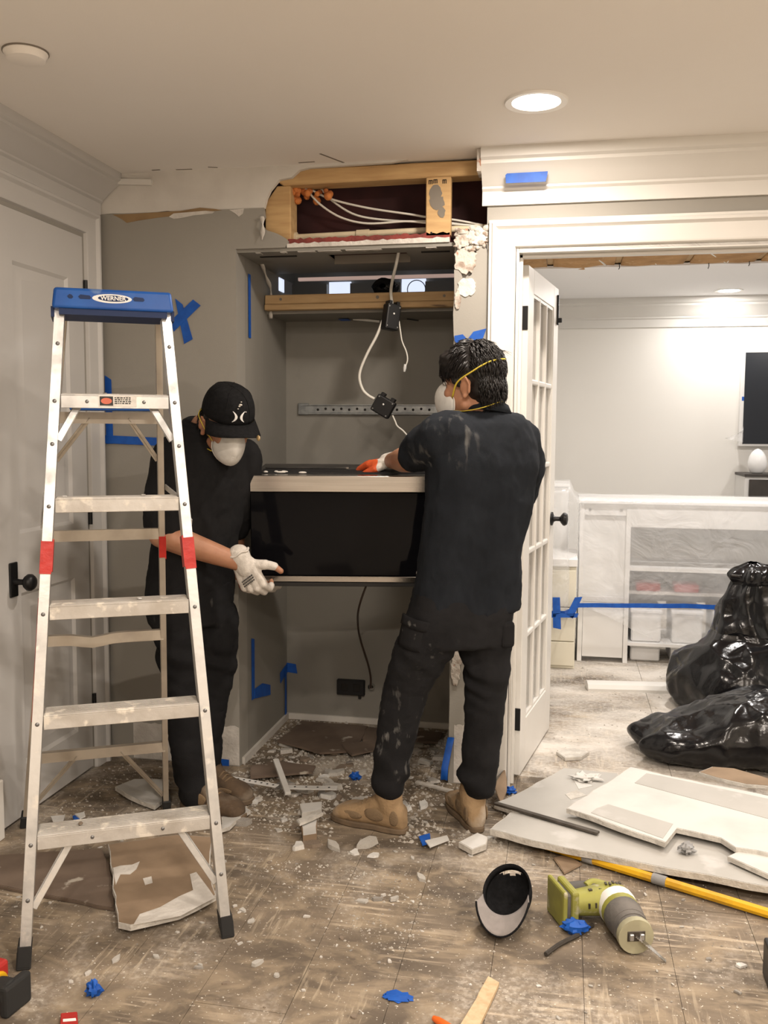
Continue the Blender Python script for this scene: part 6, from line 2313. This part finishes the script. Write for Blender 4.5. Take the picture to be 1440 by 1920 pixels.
# blue tape holding it
o = thing('tape_band', 'long blue tape band holding the plastic sheeting', 'tape', (.4, 5.5, .35))
g = MB()
g.grid(lambda i, j: V((-.10 + 1.6 * i / 40, 5.515 - .20 * min(1, max(0, (.09 - (-.10 + 1.6 * i / 40)) / .06)) + .004 * sin(i), .335 + .028 * min(1, i / 20) + .026 * j - (.0 if i > 4 else .01))), 41, 2)
g.build('long_strip', 'blue_tape', o, solid=.001)
for pl in ([(1036, 1120), (1050, 1120), (1052, 1180), (1037, 1177)], [(1062, 1152), (1078, 1120), (1092, 1119), (1074, 1160)], [(1024, 1150), (1085, 1150), (1082, 1158), (1024, 1158)]):
    MB().prism([ony(a, c, 5.30) for a, c in pl], (0, -.0012, 0)).build('cross_strip', 'blue_tape', o)

# television, cabinet, egg lamp
o = thing('television', 'dark television on the far wall with a white edge', 'television', (1.9, 7.36, 1.3))
MB().b2((1.275, 7.335, 1.272), (2.6, 7.40, 1.98)).build('frame', 'furn_white', o, bevel=.004)
MB().b2((1.30, 7.33, 1.29), (2.58, 7.337, 1.965)).build('screen', 'tv_black', o)
MB().b2((1.285, 7.334, 1.61), (1.30, 7.338, 1.64)).build('tape_tab', 'blue_tape', o)
g = MB()
g.grid(lambda i, j: V((1.30 - .13 * (1 - j / 6) * i / 6, 7.31 + .02 * noise.noise(V((i * .9, j * .7, 4))), 1.28 + .02 + .14 * j / 6 * (1 - i / 9) + .03 * (i / 6))), 7, 7)
tag(g.build('plastic_scrap', 'plastic_sheet', smooth=180), 'torn plastic scrap hanging from the television corner', 'plastic')
o = thing('media_cabinet', 'dark cabinet with pale frame under the television', 'cabinet', (1.9, 7.2, 0))
MB().b2((1.27, 7.02, 0), (2.6, 7.39, 1.06)).build('body', 'furn_white', o, bevel=.003)
MB().b2((1.30, 7.005, .06), (2.57, 7.02, 1.04)).build('front', 'cab_dark', o, bevel=.003)
MB().b2((1.265, 7.0, 1.06), (2.6, 7.39, 1.078)).build('top', 'cab_dark', o)
g = MB().lathe([(.03, 0), (.05, .012), (.064, .05), (.066, .08), (.058, .12), (.042, .152), (.022, .172), (.006, .180)], 28, (1.375, 7.14, 1.078))
tag(g.build('egg_lamp', 'egg_white', smooth=50), 'white egg-shaped lamp standing on the dark cabinet', 'lamp')

# loose moulding on the floor
a, c = onz(1100, 1291, .0), onz(1300, 1296, .0)
g = MB()
sd_ = (c - a).normalized()
nr = V((-sd_.y, sd_.x, 0))
poly = [a + nr * u + V((0, 0, w)) for u, w in ((-.055, 0), (.055, 0), (.055, .014), (.04, .036), (-.005, .044), (-.042, .034), (-.055, .014))]
g.prism(poly, (c - a) * .84)
tag(g.build('loose_moulding', 'trim_white', smooth=30), 'white crown moulding piece lying on the dusty floor', 'moulding')


# trash bags
def bag_surface(fn, nu, nv, label, seed, amp):
    g = MB()

    def P(i, j):
        return fn(2 * pi * i / nu, j / (nv - 1))
    g.grid(P, nu, nv, True)
    me = g.mesh('trash_bag')
    me.update()
    ns = [v.normal.copy() for v in me.vertices]
    for v, n in zip(me.vertices, ns):
        q = v.co
        f1 = noise.voronoi(q * 4.2 + V((seed, 0, 0)))[0]
        f2 = noise.voronoi(V((q.x * 9, q.y * 9, q.z * 6)) + V((0, seed, 0)))[0]
        d = -amp * 2.0 * min(.7, f1[1] - f1[0]) - amp * .9 * min(.6, f2[1] - f2[0]) + amp * .5 * noise.noise(q * 7) + amp
        v.co = q + n * d
        v.co.z = max(v.co.z, .001)
    return tag(finish(me, 'trash_bag', 'bag_black', smooth=180), label, 'trash bag')


def bag1(a, t_):
    c = V((.90, 4.78, 0))
    if t_ < .08:
        r_ = .30 * (t_ / .08) ** .5
        z = .0
    elif t_ < .55:
        k = (t_ - .08) / .47
        r_ = .30 + .07 * sin(pi * min(1, k * 1.1)) - .14 * k ** 2
        z = .02 + .38 * k
    elif t_ < .8:
        k = (t_ - .55) / .25
        r_ = .165 - .075 * k
        z = .40 + .24 * k
    else:
        k = (t_ - .8) / .2
        r_ = .09 + .05 * sin(pi * k) - .07 * k
        z = .64 + .09 * k
    w = 1 + (.03 + .12 * max(0, (t_ - .4) / .5)) * (1 - 2 * abs(sin(a * 3.5 + 2 * noise.noise(V((t_ * 3, 0, 0)))))) + .04 * noise.noise(V((cos(a) * 2, sin(a) * 2, t_ * 4)))
    lean = V((.0 + .02 * t_, 0, 0))
    return c + lean + V((cos(a) * r_ * w * 1.05, sin(a) * r_ * w * .85, z))


bag_surface(bag1, 170, 130, 'tall tied black trash bag standing in the far room', 2.0, .022)


def bag2(a, t_):
    c = V((.80, 4.02, 0))
    e = -pi / 2 + pi * t_
    rx, ry, rz = .50, .25, .125
    k = 1 + .10 * sin(a * 5 + 1) * cos(e)
    x = cos(a) * cos(e) ** .7 * rx * k if cos(e) > 0 else 0
    y = sin(a) * max(0, cos(e)) ** .7 * ry * k
    hump = .55 + .6 * math.exp(-((x - .05) / .28) ** 2)
    z = rz * (1 + sin(e)) * hump
    return c + V((x, y, z))


bag_surface(bag2, 180, 100, 'slack black trash bag slumped flat beside the drywall pile', 6.0, .022)
